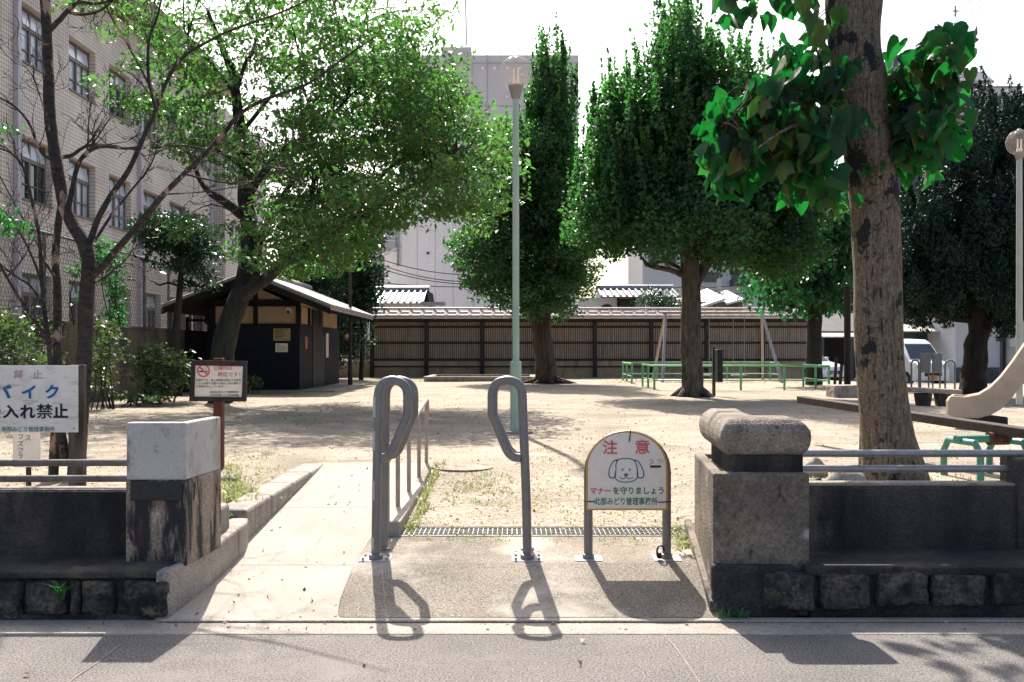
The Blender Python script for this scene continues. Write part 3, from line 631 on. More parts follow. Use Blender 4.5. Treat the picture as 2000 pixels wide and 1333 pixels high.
T('マナー', 1153, 1193, 953, 966, yt, M['t_red'], ms, .03); T('を守りましょう', 1197, 1296, 951, 966, yt, M['t_green'], ms, .018)
T('北部みどり管理事務所', 1161, 1284, 972, 987, yt, M['t_green'], ms, .012)
def stroke(mb, pix, wpx, yy):
    pts = [P(a_, b_, yy) for a_, b_ in pix]; h = wpx / F * yy / 2
    for q in range(len(pts) - 1):
        d_ = (pts[q + 1] - pts[q]); nrm = Vector((-d_.z, 0, d_.x)).normalized() * h; e = d_.normalized() * h * .5
        mb.prism([pts[q] - nrm - e, pts[q + 1] - nrm + e, pts[q + 1] + nrm + e, pts[q] + nrm - e], (0, .001, 0))
dg = MB()
def curve(pp, k=5): return [(v.x, v.y) for v in smooth_path([Vector((a_, b_, 0)) for a_, b_ in pp], k)]
for pp, wd in (([(1204, 901), (1210, 897.5), (1224, 896), (1236, 898), (1241, 903), (1244, 912), (1245, 922), (1245.5, 930), (1242, 937), (1230, 941.5), (1214, 941.5), (1204, 937), (1201, 929), (1203, 918), (1203, 908), (1206, 900)], 1.8),
               ([(1207, 899), (1200, 900), (1194, 908), (1189.5, 920), (1190, 930), (1194, 934), (1200, 933), (1203, 926)], 1.8),
               ([(1238, 899), (1246, 901), (1252, 910), (1257, 922), (1257, 930), (1253, 934), (1247, 933), (1244, 925)], 1.8),
               ([(1210, 933), (1215, 935.5), (1220, 934), (1222.5, 929), (1225, 934), (1230, 935.5), (1236, 933)], 1.2)):
    stroke(dg, curve(pp), wd, yt)
for cx, cy, rx, ry in ((1216, 918, 1.7, 2.8), (1230, 918, 1.7, 2.8), (1223, 927.5, 4.4, 2.6)):
    dg.prism([P(cx + rx * math.cos(q * .5236), cy + ry * math.sin(q * .5236), yt) for q in range(12)], (0, .001, 0))
dg.build('dog_drawing', M['t_dog'], ms)
st = MB().prism([P(1270, 909.5, yt), P(1291, 909.5, yt), P(1291, 914, yt), P(1270, 914, yt)], (0, .001, 0))
for pp in ([(1269, 900), (1272, 898), (1275, 900), (1274, 904)], [(1283, 901), (1287, 898), (1290, 900), (1289, 905)], [(1271, 906), (1274, 904), (1277, 905)], [(1268, 907), (1270, 909)], [(1294, 899), (1295, 904)]):
    stroke(st, curve(pp, 3), .7, yt)
st.build('sticker', M['t_black'], ms)
MB().tube([P(1231.5, 841, yb - .004), P(1230.5, 852, yb - .006), P(1229, 863, yb - .006)], .0034, 6).build('cable_tie', M['black'], ms)
MB().tube([P(1141, 979.5, Y - .01), P(1150, 980, yb - .008), P(1163, 980.5, yb - .007)], .0034, 6).build('cable_tie', M['black'], ms); MB().tube([P(1285, 981.5, yb - .007), P(1300, 981, yb - .008), P(1311, 980, Y - .01)], .0034, 6).build('cable_tie', M['black'], ms)
lk = thing('padlock', 'small dark padlock and chain hanging at the foot of the manners board stand', 'padlock', tuple(P(1289, 1090, 6.17)))
MB().tube([P(1284, 1088, 6.15), P(1283, 1076, 6.15), P(1286, 1068, 6.15), P(1291, 1066, 6.15), P(1295, 1069, 6.16), P(1297, 1076, 6.165)], .006, 8).build('shackle', M['black'], lk, smooth=True)
MB().box(PX(1284, 6.15), PX(1292, 6.15), 6.135, 6.16, PZ(1091, 6.15), PZ(1080, 6.15)).build('lock_body', M['dark_wood'], lk, bevel=.004)

# handrail along the ramp
hr = thing('handrail', 'low pinkish steel handrail with thin posts along the right side of the ramp', 'handrail', (-.86, 8.3, .3))
top = []
for Yp in (6.86, 7.5, 8.3, 9.2, 10.0):
    zt_ = .69 + (Yp - 6.66) * .086; x = -.86
    MB().cyl((x, Yp, .29), (x, Yp, zt_), .0175, 12).build('post', M['rail_pink'], hr, smooth=True)
    top.append((x, Yp, zt_))
tp = [(top[0][0], top[0][1] - .05, top[0][2] - .03)] + top + [(top[-1][0], top[-1][1] + .08, top[-1][2] - .01), (top[-1][0], top[-1][1] + .1, top[-1][2] - .05), (top[-1][0], top[-1][1] + .1, top[-1][2] - .16)]
MB().tube(tp, .021, 14).build('top_rail', M['rail_pink'], hr, smooth=True)

# ================================================================== SIGNS ON THE LEFT
Y = 7.7
bs = thing('notice_board', 'big weathered white board forbidding motorbikes, cut by the left edge', 'sign', (PX(150, Y), Y + .04, .35))
MB().box(PX(-210, Y), PX(152, Y), Y, Y + .015, PZ(845, Y), PZ(714, Y)).build('board', M['rust_sign'], bs, bevel=.003, seg=1)
MB().box(PX(131, Y), PX(160, Y), Y + .017, Y + .09, .3, PZ(713, Y)).build('post', M['bark_grey'], bs, bevel=.006)
MB().box(PX(-190, Y), PX(-162, Y), Y + .017, Y + .09, .3, PZ(713, Y)).build('post', M['bark_grey'], bs, bevel=.006)
yt = Y - .003
T('禁', 26, 46, 723, 740, yt, M['t_pink'], bs, .02); T('止', 64, 82, 723, 740, yt, M['t_pink'], bs, .02)
T('バ', -16, 23, 752, 779, yt, M['t_blue'], bs, .035); T('イ', 42, 70, 753, 779, yt, M['t_blue'], bs, .035); T('ク', 88, 115, 752, 779, yt, M['t_blue'], bs, .035)
T('乗', -30, 2, 789, 818, yt, M['t_navy'], bs, .016); T('入', 5, 37, 791, 818, yt, M['t_navy'], bs, .035); T('れ', 39, 69, 791, 818, yt, M['t_navy'], bs, .035)
T('禁', 71, 103, 789, 818, yt, M['t_navy'], bs, .014); T('止', 104, 133, 789, 817, yt, M['t_navy'], bs, .035)
T('南部みどり管理事務所', 3, 107, 833.5, 843.5, yt, M['t_green'], bs, .005)
MB().cyl(P(144, 837, Y - .004), P(144, 837, Y + .01), .006, 8).build('bolt', M['red_post'], bs)
Y = 8.3
ss = thing('small_sign', 'narrow white signboard with vertical writing low behind the motorbike board', 'sign', (PX(52, Y), Y, .35))
MB().box(PX(25, Y), PX(78, Y), Y, Y + .012, PZ(913, Y), PZ(800, Y)).build('board', M['white_sign'], ss, bevel=.002, seg=1)
MB().box(PX(49, Y), PX(57, Y), Y + .013, Y + .04, .3, PZ(820, Y)).build('post', M['dark_wood'], ss)
for ch, x0, x1, y0, y1 in (('フ', 36, 45, 849, 858), ('ズ', 34, 46, 861, 872), ('ク', 34, 45, 874, 884), ('ラ', 35, 44, 886, 896), ('ス', 49, 60, 851, 861)):
    T(ch, x0, x1, y0, y1, Y - .003, M['t_black'], ss, .0)
# no smoking sign
Y = 9.6
ns = thing('notice_board', 'no smoking notice in a dark wooden frame on a red post behind the pale pillar', 'sign', (PX(426, Y), Y, .35))
MB().box(PX(415, Y), PX(433, Y), Y + .02, Y + .10, .3, PZ(700, Y)).build('post', M['red_post'], ns, bevel=.006)
fr = MB(); y0, y1 = Y - .02, Y + .02
fr.prism([P(373, 704, Y - .02), P(482, 706, Y - .02), P(480, 716, Y - .02), P(375, 714, Y - .02)], (0, .045, 0))
fr.prism([P(370, 775, Y - .02), P(480, 776, Y - .02), P(479, 785, Y - .02), P(369, 784, Y - .02)], (0, .045, 0))
fr.prism([P(373, 714, Y - .0195), P(381, 714, Y - .0195), P(379, 775, Y - .0195), P(370, 775, Y - .0195)], (0, .043, 0))
fr.prism([P(474.5, 716, Y - .0195), P(481, 716, Y - .0195), P(480, 776, Y - .0195), P(472, 776, Y - .0195)], (0, .043, 0))
fr.build('frame', M['dark_wood'], ns)
MB().prism([P(381, 713, Y - .008), P(474.7, 714, Y - .008), P(472, 776.5, Y - .008), P(378, 775.5, Y - .008)], (0, .012, 0)).build('notice', M['cream_sign'], ns)
yt = Y - .0105
ci = MB()
def ring(mb, cx, cy, r0, r1, yy, n=28):
    for q in range(n):
        a0 = 2 * math.pi * q / n; a1 = 2 * math.pi * (q + 1) / n
        mb.quad(P(cx + r0 * math.cos(a0), cy + r0 * math.sin(a0), yy), P(cx + r1 * math.cos(a0), cy + r1 * math.sin(a0), yy), P(cx + r1 * math.cos(a1), cy + r1 * math.sin(a1), yy), P(cx + r0 * math.cos(a1), cy + r0 * math.sin(a1), yy))
ring(ci, 397.3, 724.5, 9.8, 12.8, yt)
stroke(ci, [(389.5, 717), (405, 732)], 3.6, yt - .0012)
ci.build('no_smoking_symbol', M['t_red'], ns)
cg = MB(); stroke(cg, [(389, 726), (396, 726)], 2.6, yt + .0005); stroke(cg, [(402.5, 726), (405, 726)], 1.8, yt + .0005)
stroke(cg, curve([(398, 718.5), (401, 719), (403, 722), (404.5, 723.5)], 3), .5, yt + .0005); cg.build('cigarette', M['t_black'], ns)
T('公園内は', 417, 454, 714.5, 723.5, yt, M['t_red'], ns, .008); T('禁煙です！', 425, 469, 727.5, 736, yt, M['t_red'], ns, .008)
T('京都市では、路上喫煙等を禁止する条例', 383, 470, 740.5, 745.5, yt, M['t_black'], ns, .004)
T('により道路や公園その他の公共の場所で', 383, 470, 747, 751.5, yt, M['t_black'], ns, .004)
T('の喫煙を', 383, 402, 753, 757.5, yt, M['t_black'], ns, .004); T('禁止', 402.5, 411, 753, 757.5, yt, M['t_red'], ns, .01); T('しています。', 412.5, 438, 753, 757.5, yt, M['t_black'], ns, .004)
T('建設局北部みどり管理事務所', 410, 466, 764, 768.3, yt, M['t_black'], ns, .004); T('文化市民局くらし安全推進課', 410, 466, 770, 774.3, yt, M['t_black'], ns, .004)

# ================================================================== PARK LAMPS
def lamp(name, label, px, Y, base, top_y, sleeve_y, gl_py, gr, pole, sleeve_r, mp):
    b = Vector((PX(px, Y), Y, base)); t = thing(name, label, 'street lamp', tuple(b), 'globe lamps in the park')
    if sleeve_y: MB().lathe(tuple(b), [(sleeve_r, -.05), (sleeve_r, PZ(sleeve_y, Y) - base - .02), (sleeve_r * .7, PZ(sleeve_y, Y) - base)], 20).build('sleeve', M['lamp_green'], t, smooth=True)
    zt_ = PZ(top_y, Y) - base
    MB().lathe(tuple(b), [(pole * 1.05, .2), (pole, zt_ * .6), (pole * .92, zt_)], 18).build('pole', mp, t, smooth=True)
    gc = PZ(gl_py, Y) - base; s = gr / .227
    MB().lathe(tuple(b), [(pole * 1.05, zt_ - .06 * s), (.06 * s, zt_ - .04 * s), (.072 * s, zt_ + .0 * s), (.105 * s, gc - .80 * gr), (.108 * s, gc - .77 * gr), (.08 * s, gc - .76 * gr)], 20).build('collar', M['lamp_collar'], t, smooth=True)
    gl = MB(); prof = [(gr * math.sin(a_), gc - gr * math.cos(a_)) for a_ in np.linspace(.45, math.pi - .12, 15)]
    n = 96; vs = []; fs = []
    for (r_, z_) in prof:
        for q in range(n): rr = r_ * (1 + (.012 if q % 2 else -.012)); vs.append((b.x + rr * math.cos(2 * math.pi * q / n), b.y + rr * math.sin(2 * math.pi * q / n), b.z + z_))
    for i in range(len(prof) - 1):
        for q in range(n): fs.append((i * n + q, i * n + (q + 1) % n, i * n + n + (q + 1) % n, i * n + n + q))
    fs.append(tuple(range((len(prof) - 1) * n, len(prof) * n))); gl.add(vs, fs); gl.build('globe', M['lamp_glass'], t)
    MB().lathe((b.x, b.y, b.z + gc + gr * .98), [(.05 * s, 0), (.035 * s, .02 * s), (.01, .028 * s)], 12).build('top_cap', M['lamp_collar'], t, smooth=True)
    bu = MB()
    for sx in (-1, 1): bu.tube([(b.x + sx * .032 * s, b.y, b.z + gc - .55 * gr), (b.x + sx * .032 * s, b.y, b.z + gc + .28 * gr)], .014 * s, 10)
    bu.cyl((b.x, b.y, b.z + gc - .8 * gr), (b.x, b.y, b.z + gc - .5 * gr), .05 * s, 12); bu.build('lamp_tube', M['bulb'], t, smooth=True)
    return t
lamp('park_lamp', 'tall pale green pole lamp with ribbed glass globe in the middle of the park', 1007.5, 13.8, .34, 186, 705, 143, .227, .046, .078, M['lamp_green'])
lamp('park_lamp', 'grey pole lamp with ribbed globe at the right edge beside the dark conifer', 1991, 17.5, .35, 306, 0, 279, .222, .052, 0, M['lamp_grey'])
MB_ = MB().box(PX(978, 13.8), PX(1040, 13.8), 13.62, 14.0, .30, .372)
tag(MB_.build('lamp_footing', M['kerb'], bevel=.01), 'small square concrete slab set in the sand at the foot of the green lamp', 'slab')
Y = 33.0; ol = thing('old_lamp', 'short dark lamp post with a brown lantern head beside the toilet hut', 'street lamp', (PX(684, Y), Y, .35))
MB().lathe((PX(684, Y), Y, .35), [(.075, 0), (.07, .9), (.055, 1.0), (.05, PZ(462, Y) - .35)], 14).build('pole', M['dark_wood'], ol, smooth=True)
MB().lathe((PX(684, Y), Y, PZ(462, Y)), [(.06, 0), (.13, .05), (.15, .26), (.2, .28), (.03, .36)], 14).build('lantern', M['bark_brown'], ol, smooth=True)
mh = MB().lathe((PX(903, 9.6), 9.7, gz(-.5, 9.7) - .03), [(.30, 0), (.30, .034), (.27, .036), (.26, .033)], 32)
tag(mh.build('manhole_cover', M['sand'], smooth=True), 'round sandy manhole cover half buried near the ramp handrail', 'manhole cover')
# ================================================================== PLAY EQUIPMENT AND THINGS IN THE PARK
# planter kerb in front of the fence
Y = 39.5; pk = MB(); x0, x1 = PX(828, 38.5), PX(1050, 38.5)
pk.box(x0, x1, 38.5, 38.75, .2, PZ(736, 38.5)).box(x0, x0 + .25, 38.75, 42, .2, PZ(736, 38.5)).box(x1 - .25, x1, 38.75, 42, .2, PZ(736, 38.5)).box(x0, x1, 42, 42.25, .2, PZ(736, 38.5))
tag(pk.build('planter_kerb', M['kerb'], bevel=.03), 'low rectangular concrete planter kerb in front of the slatted fence', 'planter')
# swings
sw = thing('swing_set', 'two-seat swing frame of pale steel pipes in front of the slatted fence', 'swing set', (PX(1395, 39), 39, .35))
tl = P(1300, 611.6, 38.6); tr_ = P(1488, 611.6, 38.6)
MB().tube([tl + Vector((-.12, 0, 0)), tl, tr_, tr_ + Vector((.1, 0, 0))], .062, 12).build('top_beam', M['rail_pink'], sw, smooth=True)
for a_, (px, Yq), m_ in ((tl, (1274, 41.5), 'rail_pink'), (tl, (1294, 36.8), 'galv'), (tr_, (1290 + 200, 41.0), 'rail_pink'), (tr_, (1528, 36.4), 'galv')):
    MB().cyl(tuple(a_), (PX(px, Yq), Yq, .32), .055, 12).build('leg', M[m_], sw, smooth=True)
for xs0 in (1374, 1443):
    seat = MB().box(PX(xs0 - 14, 38.6), PX(xs0 + 14, 38.6), 38.48, 38.72, PZ(735, 38.6), PZ(732, 38.6)).build('swing_seat', M['lamp_grey'], sw, bevel=.008)
    for s in (-11, 11):
        MB().tube([P(xs0 + s, 613, 38.6), P(xs0 + s, 733, 38.6)], .012, 6).build('chain', M['galv'], seat)
def barrier(name, label, top, posts, mid_z, base_z):
    t = thing(name, label, 'barrier', (top[len(top) // 2].x, top[len(top) // 2].y, base_z))
    MB().tube(top, .034, 10).build('top_rail', M['play_green'], t, smooth=True)
    MB().tube([Vector((q.x, q.y, mid_z)) for q in top], .020, 8).build('lower_rail', M['play_green'], t, smooth=True)
    for q in posts: MB().cyl((q[0], q[1], base_z - .05), (q[0], q[1], top[0].z), .034, 10).build('post', M['play_green'], t, smooth=True)
zr = PZ(715, 29.6)
fl = [(PX(1255, 32.5), 32.5), (PX(1266, 31), 31), (PX(1278, 29.4), 29.4), (PX(1447, 29.4), 29.4), (PX(1532, 29.4), 29.4), (PX(1619, 28.6), 28.6), (PX(1593, 30.2), 30.2), (PX(1569, 32.2), 32.2)]
barrier('play_barrier', 'near green pipe barrier with short end returns in front of the swings', [Vector((x, y, zr)) for x, y in (fl[0], fl[2], fl[4], fl[5], fl[7])], fl, zr - .42, .35)
fb = [(PX(1234, 35.5), 35.5), (PX(1224, 37.5), 37.5), (PX(1216.5, 39.6), 39.6), (PX(1284, 40), 40), (PX(1420, 40), 40), (PX(1504, 40), 40), (PX(1522, 38.4), 38.4)]
barrier('play_barrier', 'far green pipe barrier between the swings and the slatted fence', [Vector((x, y, zr)) for x, y in (fb[0], fb[2], fb[3], fb[5], fb[6])], fb, zr - .45, .35)
# narrow dark post board beside the big clipped tree
Y = 25.8; db = thing('post_board', 'narrow dark board on a wooden post seen edge-on right of the clipped tree trunk', 'sign', (PX(1395, Y), Y, .35))
MB().box(PX(1392, Y), PX(1397.5, Y), Y, Y + .08, .3, PZ(679, Y)).build('post', M['bark_brown'], db)
MB().box(PX(1394, Y), PX(1404, Y), Y - .5, Y - .01, PZ(746, Y), PZ(683, Y)).build('board', M['black'], db, bevel=.01)
# seesaw
ss = thing('seesaw', 'long dark plank seesaw on a green pipe frame behind the right wall', 'seesaw', (4.3, 8.8, .35))
pa = Vector((PX(1566, 12.5), 12.5, PZ(781, 12.5))); pv = Vector((PX(1950, 8.8), 8.8, PZ(838, 8.8))); e2 = pv + (pv - pa) * .62
MB().bar(pa, e2, .13, .085).build('plank', M['plank'], ss, bevel=.008)
MB().bar(pa - (pv - pa).normalized() * .006, pa + (pv - pa).normalized() * .03, .134, .089).build('end_cap', M['bark_grey'], ss, bevel=.004)
dv = (pv - pa).normalized()
ax = Vector((dv.y, -dv.x, 0)).normalized()
MB().cyl(pv - ax * .16 - Vector((0, 0, .085)), pv + ax * .42 - Vector((0, 0, .085)), .034, 14).build('axle', M['seesaw_green'], ss, smooth=True)
MB().cyl(pv - ax * .1 - Vector((0, 0, .085)), pv + ax * .1 - Vector((0, 0, .085)), .058, 14).build('hub', M['red_post'], ss, smooth=True)
zb = pv.z - .085
for s in (-.10, .36):
    c0 = pv + ax * s
    p_ = [c0 + dv * -.26, c0 + dv * -.26, c0 + dv * -.19, c0 + dv * .19, c0 + dv * .26, c0 + dv * .26]
    zz = [.3, zb - .12, zb - .02, zb - .02, zb - .12, .3]
    MB().tube([Vector((q.x, q.y, z_)) for q, z_ in zip(p_, zz)], .030, 12).build('support_frame', M['seesaw_green'], ss, smooth=True)
# slide
Y = 14.3; sl = thing('slide', 'beige concrete slide with a curved chute rising out of the right edge', 'slide', (PX(1930, Y), Y, .35))
lower = [(1852, 812), (1880, 817), (1912, 818), (1935, 812), (1957, 799), (1978, 777), (2000, 748), (2040, 690), (2110, 590), (2180, 490)]
upper = [(1852, 783), (1858, 774), (1885, 776), (1912, 771), (1935, 757), (1957, 735), (1978, 708), (2000, 676), (2040, 620), (2110, 520), (2180, 425)]
def dirn(p, s, y): return Vector((p.x, p.y + y, p.z)) + Vector((0, -(p.x - PX(1852, Y)) * .18 * 0, 0))
WX = .32
for side, nm in ((0, 'side_wall'), (.62, 'side_wall')):
    poly = [P(a_, b_, Y + side) for a_, b_ in lower] + [P(a_, b_, Y + side) for a_, b_ in reversed(upper)]
    # keep true size: use the front scale for the back wall too
    poly = [Vector((PX(a_, Y) + WX * (side > 0), Y + side, PZ(b_, Y))) for a_, b_ in lower] + [Vector((PX(a_, Y) + WX * (side > 0), Y + side, PZ(b_, Y))) for a_, b_ in reversed(upper)]
    MB().prism(poly, (0, .09, 0)).build(nm, M['cream_slide'], sl, bevel=.015)
bed = MB(); vs = []
for a_, b_ in lower: vs += [(PX(a_, Y), Y + .085, PZ(b_ - 12, Y)), (PX(a_, Y) + WX, Y + .625, PZ(b_ - 12, Y))]
bed.add(vs, [(2 * i, 2 * i + 1, 2 * i + 3, 2 * i + 2) for i in range(len(lower) - 1)])
lo2 = [(x, y, z - .06) for x, y, z in vs]; bed.add(lo2, [(2 * i, 2 * i + 2, 2 * i + 3, 2 * i + 1) for i in range(len(lower) - 1)])
bed.build('chute_bed', M['cream_slide'], sl)
MB().box(PX(1888, Y), PX(1978, Y), Y + .12, Y + .58, .3, PZ(816, Y)).build('foot_block', M['wall_dark'], sl, bevel=.02)
MB().box(PX(2170, Y), PX(2300, Y), Y, Y + .7, PZ(480, Y) - .1, PZ(480, Y)).build('platform', M['cream_slide'], sl, bevel=.02)
for q in (2180, 2290):
    for yy in (.06, .62): MB().cyl((PX(q, Y), Y + yy, .3), (PX(q, Y), Y + yy, PZ(480, Y) - .05), .05, 10).build('leg', M['cream_slide'], sl, smooth=True)
# stone bench
Y = 20.4; be = thing('stone_bench', 'backless stone bench on two thick legs under the dark conifer', 'bench', (PX(1830, Y), Y, .35))
be_rot = 0
MB().prism([P(1778, 757, Y), P(1778, 766, Y), P(1880, 772, Y), P(1881, 762, Y)], (.06, .42, 0)).build('seat', M['kerb'], be, bevel=.025)
for q0, q1 in ((1793, 1822), (1832, 1858)):
    MB().prism([P(q0, 769, Y + .05), P(q1, 769, Y + .05), P(q1 - 4, 796, Y + .05), P(q0 + 4, 794, Y + .05)], (.03, .32, 0)).build('leg', M['wall_dark'], be, bevel=.02)
# low stone block left of the near trunk
Y = 24.5; tag(MB().box(PX(1630, Y), PX(1690, Y), Y, Y + .7, .3, PZ(753, Y)).build('stone_slab', M['kerb'], bevel=.04, sub=2, noise=.02), 'flat pale stone slab on the sand left of the near trunk', 'stone')
# boulders at the foot of the near tree
for i, (p0, p1, q0, q1, Yb, lab) in enumerate(((1608, 1702, 926, 962, 7.6, 'big smooth pale boulder beside the near tree foot'), (1574, 1612, 930, 962, 7.4, 'dark broken stone between the brown pillar and the pale boulder'), (1566, 1616, 905, 925, 8.9, 'flat grey stone half hidden behind the brown pillar rails'))):
    c = P((p0 + p1) / 2, (q0 + q1) / 2 + 8, Yb); rx = (p1 - p0) / 2 / F * Yb
    bm = bmesh.new(); bmesh.ops.create_icosphere(bm, subdivisions=4, radius=1)
    from mathutils import noise as nz
    for v in bm.verts:
        nn = nz.noise(v.co * 1.3 + Vector((i * 5, 0, 0))) * .22 + nz.noise(v.co * 4 + Vector((i * 5, 3, 0))) * .05
        v.co = v.co * (1 + nn); v.co.x *= rx; v.co.y *= rx * .8; v.co.z *= .17
    me = bpy.data.meshes.new('boulder'); bm.to_mesh(me); bm.free(); me.materials.append(M['kerb'] if i != 1 else M['base_stone'])
    me.polygons.foreach_set('use_smooth', [True] * len(me.polygons))
    o = bpy.data.objects.new('boulder', me); COL.objects.link(o); o.location = (c.x, c.y, .35 + .05 * (i == 0)); tag(o, lab, 'boulder', 'stones by the near tree')
# entry barriers in front of the van: pipe arches with two upright panels
Y = 30.0; eb = thing('entry_barrier', 'pair of grey upright panels between pipe hoops in front of the white van', 'barrier', (PX(1820, Y), Y, .35))
for q0, q1 in ((1797, 1819), (1821, 1841)):
    z1 = PZ(690, Y); z0 = PZ(728, Y)
    MB().prism([Vector((PX(q0, Y), Y, z1)), Vector((PX(q1, Y), Y, z1)), Vector((PX(q1 - 1, Y), Y, z0)), Vector((PX(q0 + 1, Y), Y, z0))], (0, .05, 0)).build('panel', M['lamp_grey2'], eb, bevel=.02)
    for q in (q0 + 3, q1 - 3): MB().cyl((PX(q, Y), Y + .08, .3), (PX(q, Y), Y + .08, z1 - .02), .025, 8).build('post', M['lamp_grey2'], eb, smooth=True)
for q0, q1 in ((1780, 1795), (1846, 1865)):
    r_ = (PX(q1, Y) - PX(q0, Y)) / 2; cx = (PX(q1, Y) + PX(q0, Y)) / 2; zt_ = PZ(704, Y)
    pts = [(cx - r_, Y, .3)] + [(cx - r_ * math.cos(a_), Y, zt_ - r_ + r_ * math.sin(a_)) for a_ in np.linspace(0, math.pi, 9)] + [(cx + r_, Y, .3)]
    MB().tube(pts, .03, 8).build('hoop', M['lamp_grey2'], eb, smooth=True)
# bare wooden stakes by the far tree
for px, Yq, h, lab in ((1640, 30.5, .75, 'short leaning wooden stake behind the green barrier end'), (1630, 33, .95, 'taller wooden stake beside the far broad-leaved tree')):
    tag(MB().cyl((PX(px, Yq), Yq, .3), (PX(px, Yq) + .06, Yq, .35 + h), .05, 9).build('wooden_stake', M['bark_brown'], smooth=True), lab, 'stake')
px = 1655; tag(MB().cyl((PX(px, 31), 31, .2), (PX(px, 31), 31, PZ(560, 31)), .10, 10).build('utility_post', M['dark_wood'], smooth=True), 'dark upright post between the small white car and the near trunk', 'post')

# ================================================================== VEHICLES
def vehicle(name, label, cat, prof, wins, half, roof_half, belt, ztop, wheels, loc, rot, lights, grille, plate, glass_front):
    t = thing(name, label, cat, (0, 0, 0))
    def hw(z): return half if z <= belt else half + (roof_half - half) * min(1, (z - belt) / (ztop - belt))
    b = MB(); n = len(prof); vs = [(-hw(z), y, z) for y, z in prof] + [(hw(z), y, z) for y, z in prof]
    b.add(vs, [tuple(range(n)), tuple(range(n, 2 * n))[::-1]] + [(i, (i + 1) % n, n + (i + 1) % n, n + i) for i in range(n)])
    b.build('body', M['car_paint'], t, bevel=.045, seg=3, smooth=True)
    for poly in wins:                      # side windows, both sides, a little proud of the skin
        for s in (-1, 1):
            pp = [(s * (hw(z) + .006), y, z) for y, z in poly]
            MB().prism(pp, (s * .004, 0, 0)).build('side_window', M['car_glass'], t)
    (ya, za), (yc, zc) = glass_front; d_ = Vector((0, yc - ya, zc - za)).normalized(); nn = Vector((0, -d_.z, d_.y)) * .012
    a0 = Vector((0, ya, za)) + d_ * .06 + nn; a1 = Vector((0, yc, zc)) - d_ * .06 + nn
    MB().prism([(-(hw(a0.z) - .07), a0.y, a0.z), (hw(a0.z) - .07, a0.y, a0.z), (hw(a1.z) - .07, a1.y, a1.z), (-(hw(a1.z) - .07), a1.y, a1.z)], nn * .4).build('windscreen', M['car_glass'], t)
    for (wy, wr) in wheels:
        for s in (-1, 1):
            MB().cyl((s * (half - .12), wy, wr), (s * (half + .004), wy, wr), wr * 1.16, 28).build('wheel_arch', M['black'], t)
            wh = MB().cyl((s * (half - .16), wy, wr), (s * (half + .015), wy, wr), wr, 28).build('wheel', M['black'], t, bevel=.02)
            MB().cyl((s * (half + .012), wy, wr), (s * (half + .024), wy, wr), wr * .62, 20).build('rim', M['galv'], wh)
    for (x, z, rx, rz_, yf) in lights:
        for s in (-1, 1): MB().prism([(s * x + rx * math.cos(a_), yf, z + rz_ * math.sin(a_)) for a_ in np.linspace(0, 2 * math.pi, 14, endpoint=False)], (0, .1, 0)).build('headlight', M['headlight'], t, bevel=.01)
    x, z0, z1, yf = grille; MB().box(-x, x, yf, yf + .05, z0, z1).build('grille', M['black'], t, bevel=.01)
    x, z0, z1, yf, pm = plate; MB().box(-x, x, yf, yf + .02, z0, z1).build('number_plate', M[pm], t)
    for s in (-1, 1):
        MB().box(s * (half + .02), s * (half + .2), glass_front[0][0] + .28, glass_front[0][0] + .38, belt + .02, belt + .2).build('mirror', M['car_paint'], t, bevel=.03)
        MB().bar((s * .25 - .2, ya - .0, za + .08), (s * .25 + .12, ya + .05, za + .13), .02, .02).build('wiper', M['black'], t)
    t.location = loc; t.rotation_euler = (0, 0, rot)
    return t
vp = [(0, .24), (-.02, .5), (0, .78), (.10, .94), (.42, 1.04), (.98, 1.70), (1.25, 1.84), (2.2, 1.89), (3.1, 1.86), (3.32, 1.6), (3.38, .9), (3.38, .24)]
vehicle('parked_van', 'boxy white van parked facing the park behind the grey entry barrier', 'van', vp,
        [[(.72, 1.08), (1.12, 1.66), (1.75, 1.72), (1.75, 1.08)], [(1.86, 1.08), (1.86, 1.72), (2.6, 1.72), (2.6, 1.08)]], .74, .62, 1.02, 1.89, ((.62, .28), (2.78, .28)),
        (PX(1822, 38), 38, .14), R(14), [(.58, .80, .13, .14, -.02)], (.38, .42, .56, -.035), (.17, .30, .46, -.055, 'orange'), ((.42, 1.04), (.98, 1.70)))
cp_ = [(0, .22), (-.03, .5), (.05, .70), (.5, .84), (1.0, .93), (1.65, 1.40), (2.2, 1.48), (3.1, 1.42), (3.75, .98), (3.85, .8), (3.85, .22)]
vehicle('parked_car', 'small white hatchback parked in front of the dark garage, left of the near trunk', 'car', cp_,
        [[(1.35, .96), (1.75, 1.34), (2.3, 1.38), (2.3, .96)], [(2.4, .96), (2.4, 1.38), (3.05, 1.32), (3.4, .98)]], .83, .6, .93, 1.48, ((.75, .3), (3.1, .3)),
        (PX(1628, 44.5), 44.5, .14), R(28), [(.62, .66, .16, .10, -.03)], (.40, .36, .52, -.04), (.2, .36, .48, -.06, 'plate'), ((1.0, .93), (1.65, 1.40)))
